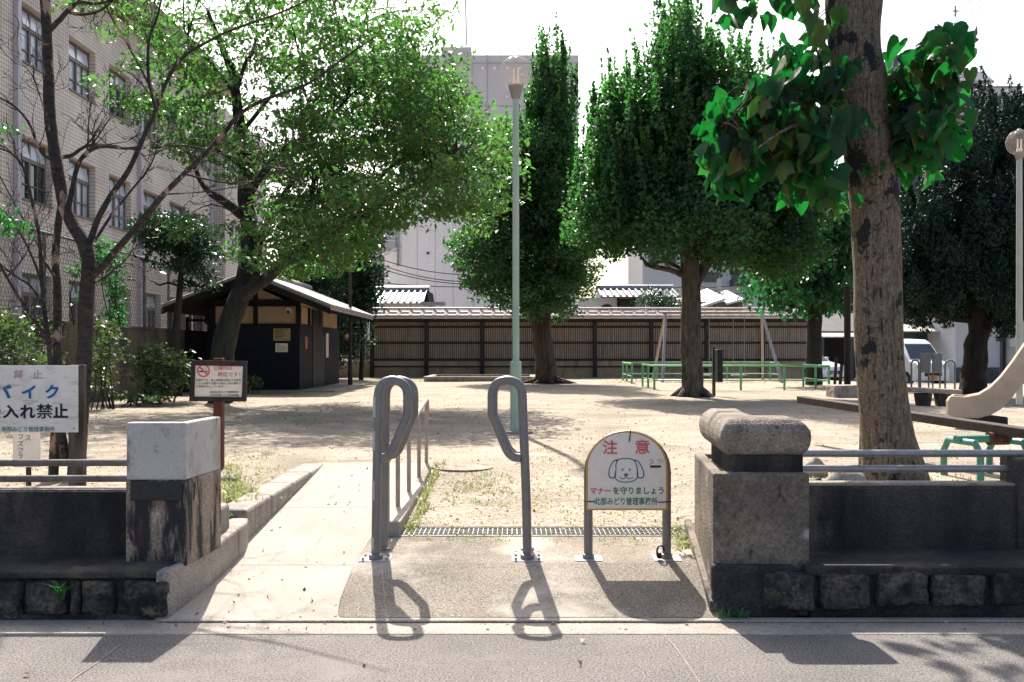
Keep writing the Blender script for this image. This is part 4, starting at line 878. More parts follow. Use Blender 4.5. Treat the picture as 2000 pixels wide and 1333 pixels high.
# ================================================================== BUILDINGS, FENCES
# ---- tiled school-like building on the left: facade plane x = XF, rows of recessed windows
XF = -13.4
sb = thing('tiled_building', 'long three-storey pinkish tiled building with recessed metal windows along the left', 'building', (XF, 30, 0))
wins_y = [13.0, 16.0, 19.0, 22.0, 24.4] ; per = 2.95
wy = [27.1 - 2.95 * i for i in range(4, 0, -1)] + [27.1, 30.1, 33.1, 36.05, 38.95, 41.85]
WW = 1.93; rows_z = [(1.9, 3.66), (5.65, 7.42), (9.41, 11.08)]
YA, YB, ZT = 14.0, 44.55, 13.1
f = MB(); D = .30
ye = [YA]
for y in wy: ye += [y, y + WW]
ye.append(YB); zl = [0] + [z for r_ in rows_z for z in r_] + [ZT]
for i in range(len(ye) - 1):
    for j in range(len(zl) - 1):
        if i % 2 == 1 and j % 2 == 1: continue
        y0, y1, z0, z1 = ye[i], ye[i + 1], zl[j], zl[j + 1]
        f.quad((XF, y0, z0), (XF, y1, z0), (XF, y1, z1), (XF, y0, z1))
for y in wy:
    for z0, z1 in rows_z:
        f.quad((XF, y, z0), (XF - D, y, z0), (XF - D, y, z1), (XF, y, z1)); f.quad((XF, y + WW, z0), (XF - D, y + WW, z0), (XF - D, y + WW, z1), (XF, y + WW, z1))
        f.quad((XF, y, z0), (XF, y + WW, z0), (XF - D, y + WW, z0), (XF - D, y, z0)); f.quad((XF, y, z1), (XF, y + WW, z1), (XF - D, y + WW, z1), (XF - D, y, z1))
f.quad((XF, YA, 0), (XF - 12, YA, 0), (XF - 12, YA, ZT), (XF, YA, ZT)); f.quad((XF - .01, YA, ZT - .01), (XF - .01, YB, ZT - .01), (XF - 12, YB, ZT - .01), (XF - 12, YA, ZT - .01))
f.quad((XF - 12, YA, 0), (XF - 12, YB, 0), (XF - 12, YB, ZT), (XF - 12, YA, ZT)); f.quad((XF - 12, YB, 0), (XF, YB, 0), (XF, YB, ZT), (XF - 12, YB, ZT))
f.build('wall', M['tile_pink'], sb)
MB().box(XF - 12.2, XF + .75, YA - .3, YB + .6, ZT + .002, ZT + .75).box(XF - 12, XF + .35, YA - .2, YB + .3, ZT - .25, ZT + .001).build('cornice', M['cornice'], sb)
for y in (18.1, 26.85, 35.75, 44.2): MB().box(XF + .003, XF + .13, y - .09, y + .09, 0, ZT - .25).build('downpipe', M['downpipe'], sb)
for y in wy:
    for ri, (z0, z1) in enumerate(rows_z):
        xi = XF - D + .06; fr = MB(); zt = z0 + (z1 - z0) * .68
        fr.box(xi - .04, xi + .04, y + .001, y + .06, z0 + .05, z1 - .001).box(xi - .04, xi + .04, y + WW - .06, y + WW - .001, z0 + .05, z1 - .001)
        fr.box(xi - .04, xi + .04, y + .06, y + WW - .06, z1 - .07, z1 - .001).box(xi - .05, xi + .06, y + .06, y + WW - .06, zt - .05, zt + .05)
        fr.box(xi - .04, xi + .05, y + WW / 2 - .05, y + WW / 2 + .05, z0 + .05, z1 - .07)
        for q in (.25, .75): fr.box(xi - .02, xi + .035, y + WW * q - .018, y + WW * q + .018, z0 + .05, zt - .05)
        fr.box(xi - .02, xi + .03, y + .06, y + WW - .06, z0 + (zt - z0) * .42, z0 + (zt - z0) * .42 + .035)
        wo = fr.build('window', M['window_frame'], sb)
        MB().box(xi - .03, XF + .05, y + .002, y + WW - .002, z0 + .002, z0 + .05).build('sill', M['window_frame'], wo)
        seed = (int(y * 7) + ri * 3) % 5
        MB().quad((xi - .015, y + .06, z0 + .05), (xi - .015, y + WW - .06, z0 + .05), (xi - .015, y + WW - .06, zt - .05), (xi - .015, y + .06, zt - .05)).build('pane', M['pane_dark' if (ri == 0 or seed == 2) else 'pane_frosted'], wo)
        MB().quad((xi - .03, y + .06, zt), (xi - .03, y + WW - .06, zt), (xi - .03, y + WW - .06, z1 - .05), (xi - .03, y + .06, z1 - .05)).build('vent_backing', M['window_dark'], wo)
        for q in range(4):                 # tilted ventilator panes above the transom
            a_ = y + .08 + q * (WW - .14) / 4; b_ = a_ + (WW - .14) / 4 - .03; tl_ = .035 + .02 * ((q + seed) % 2)
            MB().prism([(xi - .01, a_, z1 - .09), (xi - .01, b_, z1 - .09), (xi + tl_, b_, zt + .06), (xi + tl_, a_, zt + .06)], (.012, 0, .004)).build('vent_pane', M['pane_frosted'], wo)
# projecting end block
eb_ = thing('tiled_building', 'tiled end block standing forward at the far end of the pinkish building', 'building', (-13, 48, 0))
X2 = -12.85; f = MB()
ye = [44.6, 45.3, 47.3, 52.0]; zl = [0, 1.9, 3.66, 5.65, 7.42, 9.41, 11.08, 12.4]
for i in range(3):
    for j in range(7):
        if i == 1 and j % 2 == 1: continue
        f.quad((X2, ye[i], zl[j]), (X2, ye[i + 1], zl[j]), (X2, ye[i + 1], zl[j + 1]), (X2, ye[i], zl[j + 1]))
f.quad((X2, 44.6, 0), (X2 - 8, 44.6, 0), (X2 - 8, 44.6, 12.4), (X2, 44.6, 12.4)); f.quad((X2, 44.6, 12.4), (X2, 52, 12.4), (X2 - 8, 52, 12.4), (X2 - 8, 44.6, 12.4)); f.quad((X2, 52, 0), (X2 - 8, 52, 0), (X2 - 8, 52, 12.4), (X2, 52, 12.4))
f.build('wall', M['tile_front'], eb_)
for j in (1, 3, 5):
    z0, z1 = zl[j], zl[j + 1]; fr = MB(); xi = X2 - .15
    fr.box(xi - .03, X2, 45.3, 45.36, z0, z1).box(xi - .03, X2, 47.24, 47.3, z0, z1).box(xi - .03, X2, 45.36, 47.24, z0, z0 + .06).box(xi - .03, X2, 45.36, 47.24, z1 - .06, z1)
    for q in (.25, .5, .75): fr.box(xi - .02, xi + .04, 45.3 + 2 * q - .03, 45.3 + 2 * q + .03, z0 + .06, z1 - .06)
    fr.box(xi - .02, xi + .05, 45.36, 47.24, z0 + 1.05, z0 + 1.13)
    wo = fr.build('window', M['window_frame'], eb_)
    MB().quad((xi, 45.36, z0 + .06), (xi, 47.24, z0 + .06), (xi, 47.24, z1 - .06), (xi, 45.36, z1 - .06)).build('pane', M['pane_frosted'], wo)

# ---- old boundary wall and chain-link fence on the left
XW = -9.5
tag(MB().box(XW - .18, XW, 12, 44, .0, 2.08).box(XW - .2, XW + .02, 12, 44, 2.081, 2.13).build('old_boundary_wall', M['old_wall'], sub=3, noise=.012), 'old mottled concrete wall with a chain-link fence above it, running back on the left', 'wall')
cf = thing('chain_link_fence', 'rusty chain-link fence with dark green posts on top of the old left wall', 'fence', (XW - .09, 24, 2.13))
for y in np.arange(13.0, 44, 1.85): MB().box(XW - .12, XW - .06, y - .03, y + .03, 2.12, 3.92).build('post', M['mesh_green'], cf)
MB().tube([(XW - .09, 12.5, 3.92), (XW - .09, 28, 3.92), (XW - .09, 44, 3.92)], .03, 8).build('top_rail', M['mesh_green'], cf)
wm = MB(); H = 1.72
for y in np.arange(12.5, 44, .125):
    for s in (1, -1): wm.bar((XW - .05, y, 2.16), (XW - .05, y + s * H * .55, 2.16 + H), .006, .006)
wm.build('mesh', M['mesh_wire'], cf)

# ---- toilet hut with gabled roof
th = thing('toilet_hut', 'small dark public toilet hut with tan panels and a tiled gable roof', 'toilet hut', (-7.4, 28.5, .35))
xl, xr, y0, y1 = -8.72, -6.08, 28.5, 35.0; zb = 2.3
zt1, zt0 = PZ(633, y0), PZ(599, y0)        # tan band under the tie beam
xm = (xl + xr) / 2
w_ = MB().box(xl, xr, y0, y1, .3, zt1)
w_.build('lower_wall', M['hut_dark'], th)
def gx(px): return PX(px, y0)
up = MB().box(xl + .04, xr - .04, y0 + .05, y1 - .05, zt1, PZ(598, y0) + .1)
up.prism([(xl, y0 + .05, zt0), (xr, y0 + .05, zt0), (xm, y0 + .05, zt0 + .58)], (0, y1 - y0 - .1, 0)); up.build('plaster_wall', M['hut_tan'], th)
def member(*q): MB().box(*q).build('timber', M['hut_wood'], th)
for a_, b_ in ((400, 420), (495, 503), (578, 586)): member(gx(a_), gx(b_), y0 - .015, y0 + .08, zt1, zt0 + .02 if a_ != 495 else zt0 + .5)
member(xl - .05, xr + .01, y0 - .02, y0 + .08, PZ(598, y0), PZ(586, y0)); member(xl, xr + .012, y0 - .018, y0 + .05, zt1 - .05, zt1 + .005)
for y in (28.58, 29.9, 31.4, 34.9): member(xr - .05, xr + .02, y - .06, y + .06, zt1, zt0)
dr = MB().box(xr - .05, xr + .015, 30.35, 31.95, .4, zt0 - .02); dr.build('door_opening', M['black'], th)
MB().box(xr + .015, xr + .03, 31.99, 32.03, .5, 2.0).build('door_edge', M['galv'], th)
dz = PZ(766, y0)
MB().box(xl - .3, xr + 1.1, 28.0, 35.6, .2, .395).build('step_slab', M['gutter'], th, bevel=.02)
# roof: two slopes of tile ridges, barge boards in front
yf, yb = 27.3, 35.6; zr_, ze = 3.66, 2.73; xe_r, xe_l = -4.98, -9.62; xc = -7.25
rf = MB()
for xe in (xe_r, xe_l):
    s = 1 if xe > xc else -1; n = 30
    rf.prism([(xc, yf, zr_ - .03), (xe, yf, ze - .03), (xe, yf, ze - .09), (xc, yf, zr_ - .09)], (0, yb - yf, 0))
    for q in range(n):
        y = yf + (q + .5) * (yb - yf) / n; rf.tube([(xc, y, zr_ + .0), (xe + .02 * s, y, ze)], .075, 8)
roof = rf.build('roof', M['roof_tile'], th, smooth=True)
MB().tube([(xc, yf - .05, zr_ + .10), (xc, yb, zr_ + .10)], .12, 12).build('ridge', M['roof_tile'], roof, smooth=True)
bg = MB()
for xe in (xe_r, xe_l): bg.prism([(xc, yf - .03, zr_ - .05), (xe, yf - .03, ze - .05), (xe, yf - .03, ze - .22), (xc, yf - .03, zr_ - .24)], (0, .05, 0))
bg.build('barge_board', M['hut_wood'], roof)
sf = MB()
for xe in (xe_r, xe_l): sf.prism([(xc, yf + .1, zr_ - .095), (xe, yf + .1, ze - .095), (xe, yf + .1, ze - .15), (xc, yf + .1, zr_ - .15)], (0, yb - yf - .2, 0))
for y in np.arange(27.6, 35.5, .45): sf.bar((xr, y, ze + .3), (xe_r + .06, y, ze - .17), .05, .07)
sf.build('soffit', M['hut_wood'], roof)
def notice(q0, q1, r0, r1, m_, lab, lines):
    yy = y0 - .012; t = thing('wall_notice', lab, 'notice', tuple(P((q0 + q1) / 2, (r0 + r1) / 2, yy)))
    MB().box(PX(q0, yy), PX(q1, yy), yy, yy + .01, PZ(r1, yy), PZ(r0, yy)).build('sheet', m_, t)
    ln = MB()
    for (a_, b_, c_, h_) in lines: ln.box(PX(a_, yy), PX(b_, yy), yy - .003, yy - .001, PZ(c_ + h_, yy), PZ(c_, yy))
    ln.build('text_lines', M['t_black'], t)
notice(534, 567, 642, 666, M['hut_tan2'], 'yellowed paper notice on the dark gable wall of the toilet hut', [(537, 563, 644, .9), (537, 552, 647, 1.2), (537, 556, 650, 1.2), (537, 558, 654, 1.2), (537, 553, 657, 1.2), (537, 551, 660, 1.2), (554, 565, 663, 1)])
notice(538, 562, 671, 688, M['cream_sign'], 'white paper notice below the yellowed one on the toilet hut', [(541, 548, 673.5, .7), (540, 556, 677, .8), (540, 560, 680, .8), (542, 558, 683.5, .7)])
wl_ = thing('wall_lamp', 'small white dome lamp on the tan gable panel of the toilet hut', 'lamp', tuple(P(563, 608, y0 - .05)))
MB().cyl(P(563, 607, y0 + .04), P(563, 607, y0 - .05), .09, 16).build('base', M['white_edge'], wl_, bevel=.01)
MB().cyl(P(563, 610, y0 - .05), P(563, 610, y0 - .12), .05, 12).build('lens', M['black'], wl_, bevel=.02)
for yv, zc, hh, ww, m_, lab in ((29.35, 1.55, .36, .16, 'red_sign', 'small reddish plate on the side wall of the toilet hut, left of its doorway'), (32.7, 1.5, .8, .2, 'cream_sign', 'tall narrow white plate beside the toilet hut doorway')):
    tag(MB().box(xr + .001, xr + .02, yv - ww, yv + ww, zc - hh / 2 + .2, zc + hh / 2 + .2).build('door_plate', M[m_]), lab, 'plate')
rs = thing('round_sign', 'small round red and white sign projecting from the toilet hut corner', 'sign', (xr + .1, 34.9, 2.2))
MB().cyl((xr + .32, 34.85, 2.02), (xr + .32, 34.89, 2.02), .13, 20).build('disc', M['red_sign'], rs); MB().box(xr, xr + .34, 34.895, 34.93, 2.0, 2.05).build('bracket', M['black'], rs)
MB().cyl((xr + .32, 34.83, 2.05), (xr + .32, 34.848, 2.05), .06, 16).build('symbol', M['cream_sign'], rs)
# dark screen fence left of the hut
sc_ = thing('timber_screen', 'dark timber screen with an open top between the old wall and the toilet hut', 'fence', (-9.2, 28.9, .35))
MB().box(-9.44, -8.75, 28.9, 28.96, .3, 2.05).build('panel', M['hut_wood'], sc_)
for x in (-9.42, -8.8): MB().box(x - .04, x + .04, 28.86, 28.899, .3, 2.5).build('post', M['hut_wood'], sc_)
MB().box(-9.44, -8.76, 28.88, 28.93, 2.36, 2.44).build('top_rail', M['hut_wood'], sc_)

# ---- long slatted fence with a tiled coping at the back of the park
YF = 45.0
sf_ = thing('slatted_fence', 'long brown slatted fence with tiled coping and dark posts closing the back of the park', 'fence', (3, YF, .35))
xL, xR = PX(640, YF), PX(1600, YF)
zA, zB, zC = PZ(731, YF), PZ(705, YF), PZ(630, YF)
MB().box(xL, xR, YF, YF + .25, .0, zB).build('plinth', M['fence_plinth'], sf_, bevel=.02)
MB().tube([(PX(727, YF), YF - .1, PZ(716.5, YF)), (PX(1200, YF), YF - .1, PZ(716.5, YF)), (xR, YF - .1, PZ(716.5, YF))], .035, 8).build('service_pipe', M['black'], sf_)
MB().box(PX(725, YF), xR, YF - .02, YF + .24, zC + .0, PZ(623, YF)).build('head_beam', M['fence_post'], sf_)
posts = [727, 833, 942, 1051, 1162, 1272, 1380, 1489, 1597]
for p_ in posts: MB().box(PX(p_, YF) - .09, PX(p_, YF) + .09, YF - .14, YF - .001, .2, zC + .02).build('post', M['fence_post'], sf_, bevel=.01)
for i in range(len(posts) - 1):
    a_, b_ = PX(posts[i], YF) + .09, PX(posts[i + 1], YF) - .09; sl = MB(); n = 24
    for q in range(n): x = a_ + (q + .5) * (b_ - a_) / n; sl.box(x - .033, x + .033, YF + .0, YF + .025, zB, zC)
    sp = sl.build('slat_panel', M['fence_slat'], sf_)
    rl = MB()
    for py in (639, 670, 703): rl.box(a_ + .002, b_ - .002, YF - .05, YF - .001, PZ(py, YF) - .05, PZ(py, YF) + .05)
    rl.build('rail', M['fence_post'], sp)
    MB().box(a_ - .09, b_ + .09, YF + .12, YF + .16, zB, zC).build('backing', M['fence_post'], sp)
# plain slats at its left end, their shade put into the dark colour
sl = MB()
for q in range(30): x = PX(655, YF) + q * .058 * 1.0; sl.box(x - .02, x + .02, YF + .0, YF + .03, zB, PZ(664, YF))
sl.box(PX(655, YF), PX(726, YF), YF + .031, YF + .06, PZ(672, YF), PZ(669, YF)).box(PX(655, YF), PX(726, YF), YF + .031, YF + .06, PZ(700, YF), PZ(697, YF))
sl.build('shade_toned_slats', M['fence_post'], sf_)
# coping: saw-tooth sheets, front and back slope
cb = MB(); x = PX(731, YF); stp = .53; zr1, ze1 = PZ(608, YF), PZ(621, YF)
while x < xR:
    nxt = min(x + stp, xR)
    cb.prism([(x, YF - .45, ze1 + .0), (nxt, YF - .45, ze1 - .0), (nxt - .02, YF - .45, ze1 + .11), (x + .22, YF - .45, ze1 + .01)], (0, .0, 0)) if False else None
    cb.add([(x, YF - .46, ze1 + .10), (x + .18, YF - .46, ze1 + .0), (nxt, YF - .46, ze1 + .0), (nxt, YF - .46, ze1 + .10),
            (x, YF + .12, zr1 + .12), (x + .18, YF + .12, zr1 + .02), (nxt, YF + .12, zr1 + .02), (nxt, YF + .12, zr1 + .12)],
           [(0, 1, 5, 4), (1, 2, 6, 5), (2, 3, 7, 6), (0, 3, 2, 1)])
    cb.add([(x, YF + .7, ze1), (x + .18, YF + .7, ze1 - .1), (nxt, YF + .7, ze1 - .1), (x, YF + .12, zr1 + .12), (x + .18, YF + .12, zr1 + .02), (nxt, YF + .12, zr1 + .02)], [(0, 1, 4, 3), (1, 2, 5, 4)])
    x = nxt
cb.build('tile_coping', M['fence_roof'], sf_)
MB().box(PX(731, YF), xR, YF - .5, YF - .47, ze1 - .05, ze1 + .02).build('gutter_edge', M['white_edge'], sf_)
MB().tube([(PX(728, YF), YF + .12, zr1 + .13), (xR, YF + .12, zr1 + .13)], .045, 8).build('ridge', M['white_edge'], sf_)

# ---- buildings beyond the fence
def block(name, label, px0, px1, py_top, Y, depth, m, base=0.0, cat='building'):
    t = thing(name, label, cat, (PX((px0 + px1) / 2, Y), Y, base))
    MB().box(PX(px0, Y), PX(px1, Y), Y, Y + depth, base, PZ(py_top, Y)).build('wall', m, t); return t
def win(parent, q0, q1, r0, r1, Y, frame='window_frame', pane='pane_dark', bars=1):
    x0, x1, z0, z1 = PX(q0, Y), PX(q1, Y), PZ(r1, Y), PZ(r0, Y); e = .07; fr = MB()
    fr.box(x0 - e, x0, Y - .08, Y + .02, z0 - e, z1 + e).box(x1, x1 + e, Y - .08, Y + .02, z0 - e, z1 + e).box(x0, x1, Y - .08, Y + .02, z1, z1 + e).box(x0, x1, Y - .1, Y + .02, z0 - e, z0)
    for b in range(bars): x = x0 + (x1 - x0) * (b + 1) / (bars + 1); fr.box(x - .025, x + .025, Y - .06, Y + .01, z0, z1)
    o = fr.build('window', M[frame], parent); MB().box(x0, x1, Y - .02, Y - .004, z0, z1).build('pane', M[pane], o)
tb = block('tower_block', 'tall windowless grey office block with rooftop mast rising behind the trees', 780, 1130, 108, 75, 14, M['bld_grey'])
Yt = 75; MB().box(PX(862, Yt), PX(920, Yt), Yt + .4, Yt + 8, PZ(108, Yt) + .002, PZ(89, Yt)).build('penthouse', M['bld_grey'], tb)
MB().cyl(P(911, 89, Yt + 3), P(909, -30, Yt + 3), .07, 8).build('mast', M['lamp_grey'], tb)
j = MB()
for px in (952, 1043): j.box(PX(px, Yt) - .03, PX(px, Yt) + .03, Yt - .03, Yt - .001, 5, PZ(108, Yt))
for py in (124, 208, 290): j.box(PX(780, Yt), PX(1130, Yt), Yt - .035, Yt - .003, PZ(py, Yt) - .04, PZ(py, Yt) + .04)
j.build('panel_joint', M['bld_blue'], tb)
for px in (917, 1041): MB().box(PX(px, Yt) - .16, PX(px, Yt) + .16, Yt - .14, Yt - .036, 10, PZ(125, Yt)).build('drain_pipe', M['bld_grey'], tb)
for px, py in ((943, 134), (966, 134), (991, 134), (1015, 134), (1020, 147), (990, 190)): MB().box(PX(px - 3, Yt), PX(px + 3, Yt), Yt - .3, Yt - .002, PZ(py + 3, Yt), PZ(py - 1, Yt)).build('vent_hood', M['bld_pale'], tb)
rl = MB()
for px in range(925, 1130, 26): rl.cyl(P(px, 108, Yt + .3), P(px, 98, Yt + .3), .03, 6)
for py in (98, 103): rl.tube([P(922, py, Yt + .3), P(1125, py, Yt + .3)], .03, 6)
rl.build('roof_railing', M['lamp_grey'], tb)
for px, py in ((933, 104), (1075, 106)): MB().box(PX(px - 8, Yt), PX(px + 8, Yt), Yt + 1, Yt + 2.5, PZ(108, Yt), PZ(py - 2, Yt)).build('roof_unit', M['bld_blue'], tb)
lettering('京', PX(1104, Yt), PX(1122, Yt), PZ(150, Yt), PZ(129, Yt), Yt - .05, M['bld_pale'], tb, .03)
pb = block('pale_building', 'pale rendered building with a blank stained side wall above the fence', 780, 1010, 398, 62, 10, M['bld_pale'])
MB().box(PX(751, 62), PX(780, 62) - .002, 62, 70, 0, PZ(492, 62)).build('annex', M['bld_pale'], pb)
MB().prism([P(750, 500, 61.9), P(783, 483, 61.9), P(783, 479, 61.9), P(750, 496, 61.9)], (0, .09, 0)).build('parapet', M['white_edge'], pb)
j = MB()
for px in (815, 850, 885, 925): j.box(PX(px, 62) - .02, PX(px, 62) + .02, 61.98, 61.999, 1, PZ(400, 62))
j.build('panel_joint', M['bld_grey'], pb)
MB().cyl((PX(836, 62), 61.9, PZ(495, 62)), (PX(836, 62), 62.1, PZ(495, 62)), .08, 10).build('wall_hole', M['black'], pb)
win(pb, 893, 905, 516, 530, 62)
MB().box(PX(776, 62), PX(779, 62), 61.8, 61.99, PZ(520, 62), PZ(400, 62)).build('corner_pipe', M['galv'], pb)
bb = block('grey_building', 'blue-grey building with roofs stepping down, left of the pale blank wall', 690, 772, 424, 68, 10, M['bld_blue'])
j = MB()
for py in (445, 470, 495): j.box(PX(690, 68), PX(772, 68), 67.9, 67.998, PZ(py + 2, 68), PZ(py, 68))
j.build('floor_band', M['bld_grey'], bb)
MB().prism([P(712, 512, 64), P(750, 476, 64), P(752, 512, 64)], (0, 3.9, 0)).build('tile_roof', M['kawara'], bb)
def kawara_roof(t, q0, q1, r_e, r_r, Y, dep, inset=6, name='roof'):
    b = MB(); x0, x1 = PX(q0, Y), PX(q1, Y); ze, zr = PZ(r_e, Y), PZ(r_r, Y)
    b.prism([(x0, Y, ze), (x0, Y + dep, zr), (x0, Y + 2 * dep, ze)], (x1 - x0, 0, 0))
    n = max(4, int((x1 - x0) / .32))
    for i in range(n + 1):
        x = x0 + (x1 - x0) * i / n; b.tube([(x, Y - .04, ze + .03), (x, Y + dep, zr + .03)], .075, 6)
    b.tube([(x0 - .1, Y + dep, zr + .1), (x1 + .1, Y + dep, zr + .1)], .16, 8)
    return b.build(name, M['kawara'], t)
h1 = block('tiled_house', 'low house with a glinting grey tile roof just above the fence', 722, 832, 592, 52, 5, M['bld_white'])
kawara_roof(h1, 716, 826, 592, 562, 51.5, 2.8)
MB().prism([P(826, 592, 51.6), P(834, 566, 51.6), P(838, 592, 51.6)], (0, 4, 0)).build('gable', M['hut_wood'], h1)
MB().box(PX(820, 51.4), PX(868, 51.4), 51.4, 52.5, PZ(596, 51.4), PZ(590, 51.4)).build('lean_to_roof', M['kawara'], h1)
win(h1, 696 + 30, 700 + 40, 598, 606, 52)
h2 = block('white_house', 'white house with a dark ground-floor window and a low tile roof above the fence', 1130, 1322, 582, 54, 5, M['bld_white'])
kawara_roof(h2, 1175, 1325, 580, 560, 53.4, 2.4)
MB().box(PX(1208, 54), PX(1238, 54), 53.9, 53.999, PZ(612, 54), PZ(584, 54)).build('dark_window', M['black'], h2)
MB().cyl((PX(1185, 54), 53.95, PZ(608, 54)), (PX(1185, 54), 53.999, PZ(608, 54)), .38, 20).build('round_window', M['black'], h2)
for px in (1207, 1239): MB().box(PX(px, 54) - .05, PX(px, 54) + .05, 53.85, 53.998, PZ(612, 54), PZ(582, 54)).build('corner_post', M['hut_wood'], h2)
g3 = block('grey_annex', 'mid-grey blank building standing behind the pine and the clipped tree', 1255, 1340, 470, 64, 8, M['bld_grey'])
win(g3, 1268, 1284, 500, 520, 64); win(g3, 1300, 1318, 500, 520, 64)
ap = block('apartment_block', 'grey apartment block with recessed balconies seen through the tree gap', 1360, 1500, 488, 66, 9, M['bld_grey'])
for (r0, r1) in ((492, 520), (528, 556)):
    MB().box(PX(1425, 66), PX(1492, 66), 65.2, 65.99, PZ(r1 + 3, 66), PZ(r1 - 8, 66)).build('balcony', M['bld_dark'], ap)
    MB().box(PX(1428, 66), PX(1455, 66), 65.97, 65.998, PZ(r1 - 8, 66), PZ(r0, 66)).build('window', M['pane_dark'], ap)
    win(ap, 1466, 1482, r0 + 4, r1 - 10, 66); win(ap, 1376, 1402, r0 + 6, r1 - 6, 66)
h4 = block('shed', 'low shed with two sloping pale roof sheets right of the clipped tree trunk', 1345, 1450, 590, 52, 5, M['old_wall'])
MB().prism([P(1352, 604, 51.4), P(1418, 582, 51.4), P(1418, 587, 51.4), P(1352, 609, 51.4)], (0, 5, .8)).build('roof_sheet', M['white_edge'], h4)
MB().prism([P(1420, 592, 51.5), P(1452, 584, 51.5), P(1452, 588, 51.5), P(1420, 596, 51.5)], (0, 4, .7)).build('roof_sheet', M['white_edge'], h4)
win(h4, 1378, 1398, 592, 606, 52)
# right: dark apartment house with slate roof, pale house behind it
db_ = block('dark_apartment', 'dark grey apartment house with slate roof and white bands behind the conifer', 1745, 1936, 168, 72, 10, M['bld_dark'])
MB().prism([P(1846, 158, 71.6), P(1942, 158, 71.6), P(1918, 140, 73.5), P(1856, 140, 73.5)], (0, 6, 0)).build('slate_roof', M['slate'], db_)
MB().box(PX(1745, 72), PX(1845, 72), 72, 80, PZ(168, 72) + .002, PZ(108, 72)).build('upper_storey', M['bld_dark'], db_)
for r_ in (160, 222, 292): MB().box(PX(1745, 72), PX(1938, 72), 71.7, 71.998, PZ(r_ + 4, 72), PZ(r_, 72)).build('band', M['bld_white'], db_)
for q0, q1, r0, r1 in ((1797, 1812, 172, 186), (1893, 1908, 176, 190), (1797, 1812, 240, 258), (1893, 1908, 240, 258), (1845, 1862, 240, 258)): win(db_, q0, q1, r0, r1, 72, 'white_edge')
MB().box(PX(1790, 72), PX(1816, 72), 71.2, 71.69, PZ(198, 72), PZ(188, 72)).build('balcony', M['bld_white'], db_)
ph = block('pale_house', 'pale grey flat-roofed house right of the dark apartment house', 1938, 1996, 172, 70, 8, M['bld_white'])
MB().box(PX(1936, 70), PX(1998, 70), 69.9, 78, PZ(172, 70) + .002, PZ(169, 70)).build('roof_edge', M['galv'], ph)
for q0, q1 in ((1945, 1962), (1968, 1986)): win(ph, q0, q1, 190, 206, 70)
lh = thing('low_house', 'house with a pale tiled roof slope between the dark conifer tips', 'house', (PX(1935, 60), 60, 0))
MB().box(PX(1882, 60), PX(2060, 60), 60, 66, 0, PZ(262, 60)).build('wall', M['bld_white'], lh)
MB().prism([P(1880, 262, 59.6), P(1930, 225, 62), P(2060, 225, 62), P(2060, 262, 59.6)], (0, .3, -.1)).build('roof', M['awning'], lh)
for q0 in (1895, 1960): win(lh, q0, q0 + 24, 300, 330, 60)
# shops and garage along the side street
ga = thing('garage', 'dark open garage with grey roof and corrugated awning left of the near trunk', 'garage', (PX(1640, 50), 50, .14))
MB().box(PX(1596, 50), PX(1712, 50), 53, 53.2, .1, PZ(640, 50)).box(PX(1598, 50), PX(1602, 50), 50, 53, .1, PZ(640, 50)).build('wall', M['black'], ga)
MB().prism([P(1594, 652, 49.4), P(1720, 652, 49.4), P(1720, 612, 53), P(1594, 612, 53)], (0, 0, .12)).build('roof', M['garage'], ga)
aw = MB()
for q in range(40): x = PX(1600, 48.6) + q * .075; aw.tube([(x, 48.2, PZ(659, 48.6)), (x, 49.5, PZ(651, 49.5))], .04, 6)
aw.build('awning', M['awning'], ga)
for px in (1606, 1664): MB().box(PX(px, 48.4) - .06, PX(px, 48.4) + .06, 48.3, 48.42, .1, PZ(660, 48.4)).build('post', M['garage'], ga)
sh = thing('shop', 'shopfront with a corrugated awning over dark windows behind the white van', 'shop', (PX(1815, 47), 47, .14))
MB().box(PX(1750, 47), PX(1868, 47), 47, 50, .1, PZ(628, 47)).build('wall', M['old_wall'], sh)
MB().box(PX(1756, 47), PX(1850, 47), 46.95, 46.999, .3, PZ(648, 47)).build('shop_window', M['pane_dark'], sh)
aw = MB()
for q in range(46): x = PX(1752, 45.8) + q * .062; aw.tube([(x, 45.6, PZ(648, 45.6)), (x + .0, 47, PZ(634, 47))], .034, 6)
aw.build('awning', M['awning'], sh)
for px, m_ in ((1834, 'lamp_grey'), (1856, 'hut_tan')): MB().box(PX(px - 4, 46.5), PX(px + 4, 46.5), 46.4, 46.6, .1, PZ(640, 46.5)).build('post', M[m_], sh)
wh_ = thing('white_house', 'white rendered house with a dark plinth and brown door behind the dark conifer', 'house', (PX(1930, 44), 44, .14))
MB().box(PX(1866, 44), PX(2100, 44), 44, 50, .1, PZ(606, 44)).build('wall', M['bld_white'], wh_)
MB().box(PX(1865, 43.9), PX(1952, 43.9), 43.9, 43.998, .1, PZ(718, 43.9)).build('plinth', M['garage'], wh_)
MB().box(PX(1953, 44), PX(1966, 44), 43.95, 43.998, .14, PZ(648, 44)).build('door', M['cornice'], wh_)
MB().box(PX(1957, 44), PX(1964, 44), 43.93, 43.949, .5, PZ(654, 44)).build('door_glass', M['pane_dark'], wh_)
MB().box(PX(1970, 43.6), PX(1989, 43.6), 43.5, 43.7, PZ(679, 43.6), PZ(629, 43.6)).build('meter_box', M['white_edge'], wh_, bevel=.03)
MB().cyl((PX(1967, 43.8), 43.8, .1), (PX(1967, 43.8), 43.8, PZ(606, 44)), .05, 8).build('drain_pipe', M['galv'], wh_)
MB().box(PX(1860, 43.6), PX(2110, 43.6), 43.4, 50.4, PZ(606, 44) + .002, PZ(600, 44)).build('roof', M['kawara'], wh_)
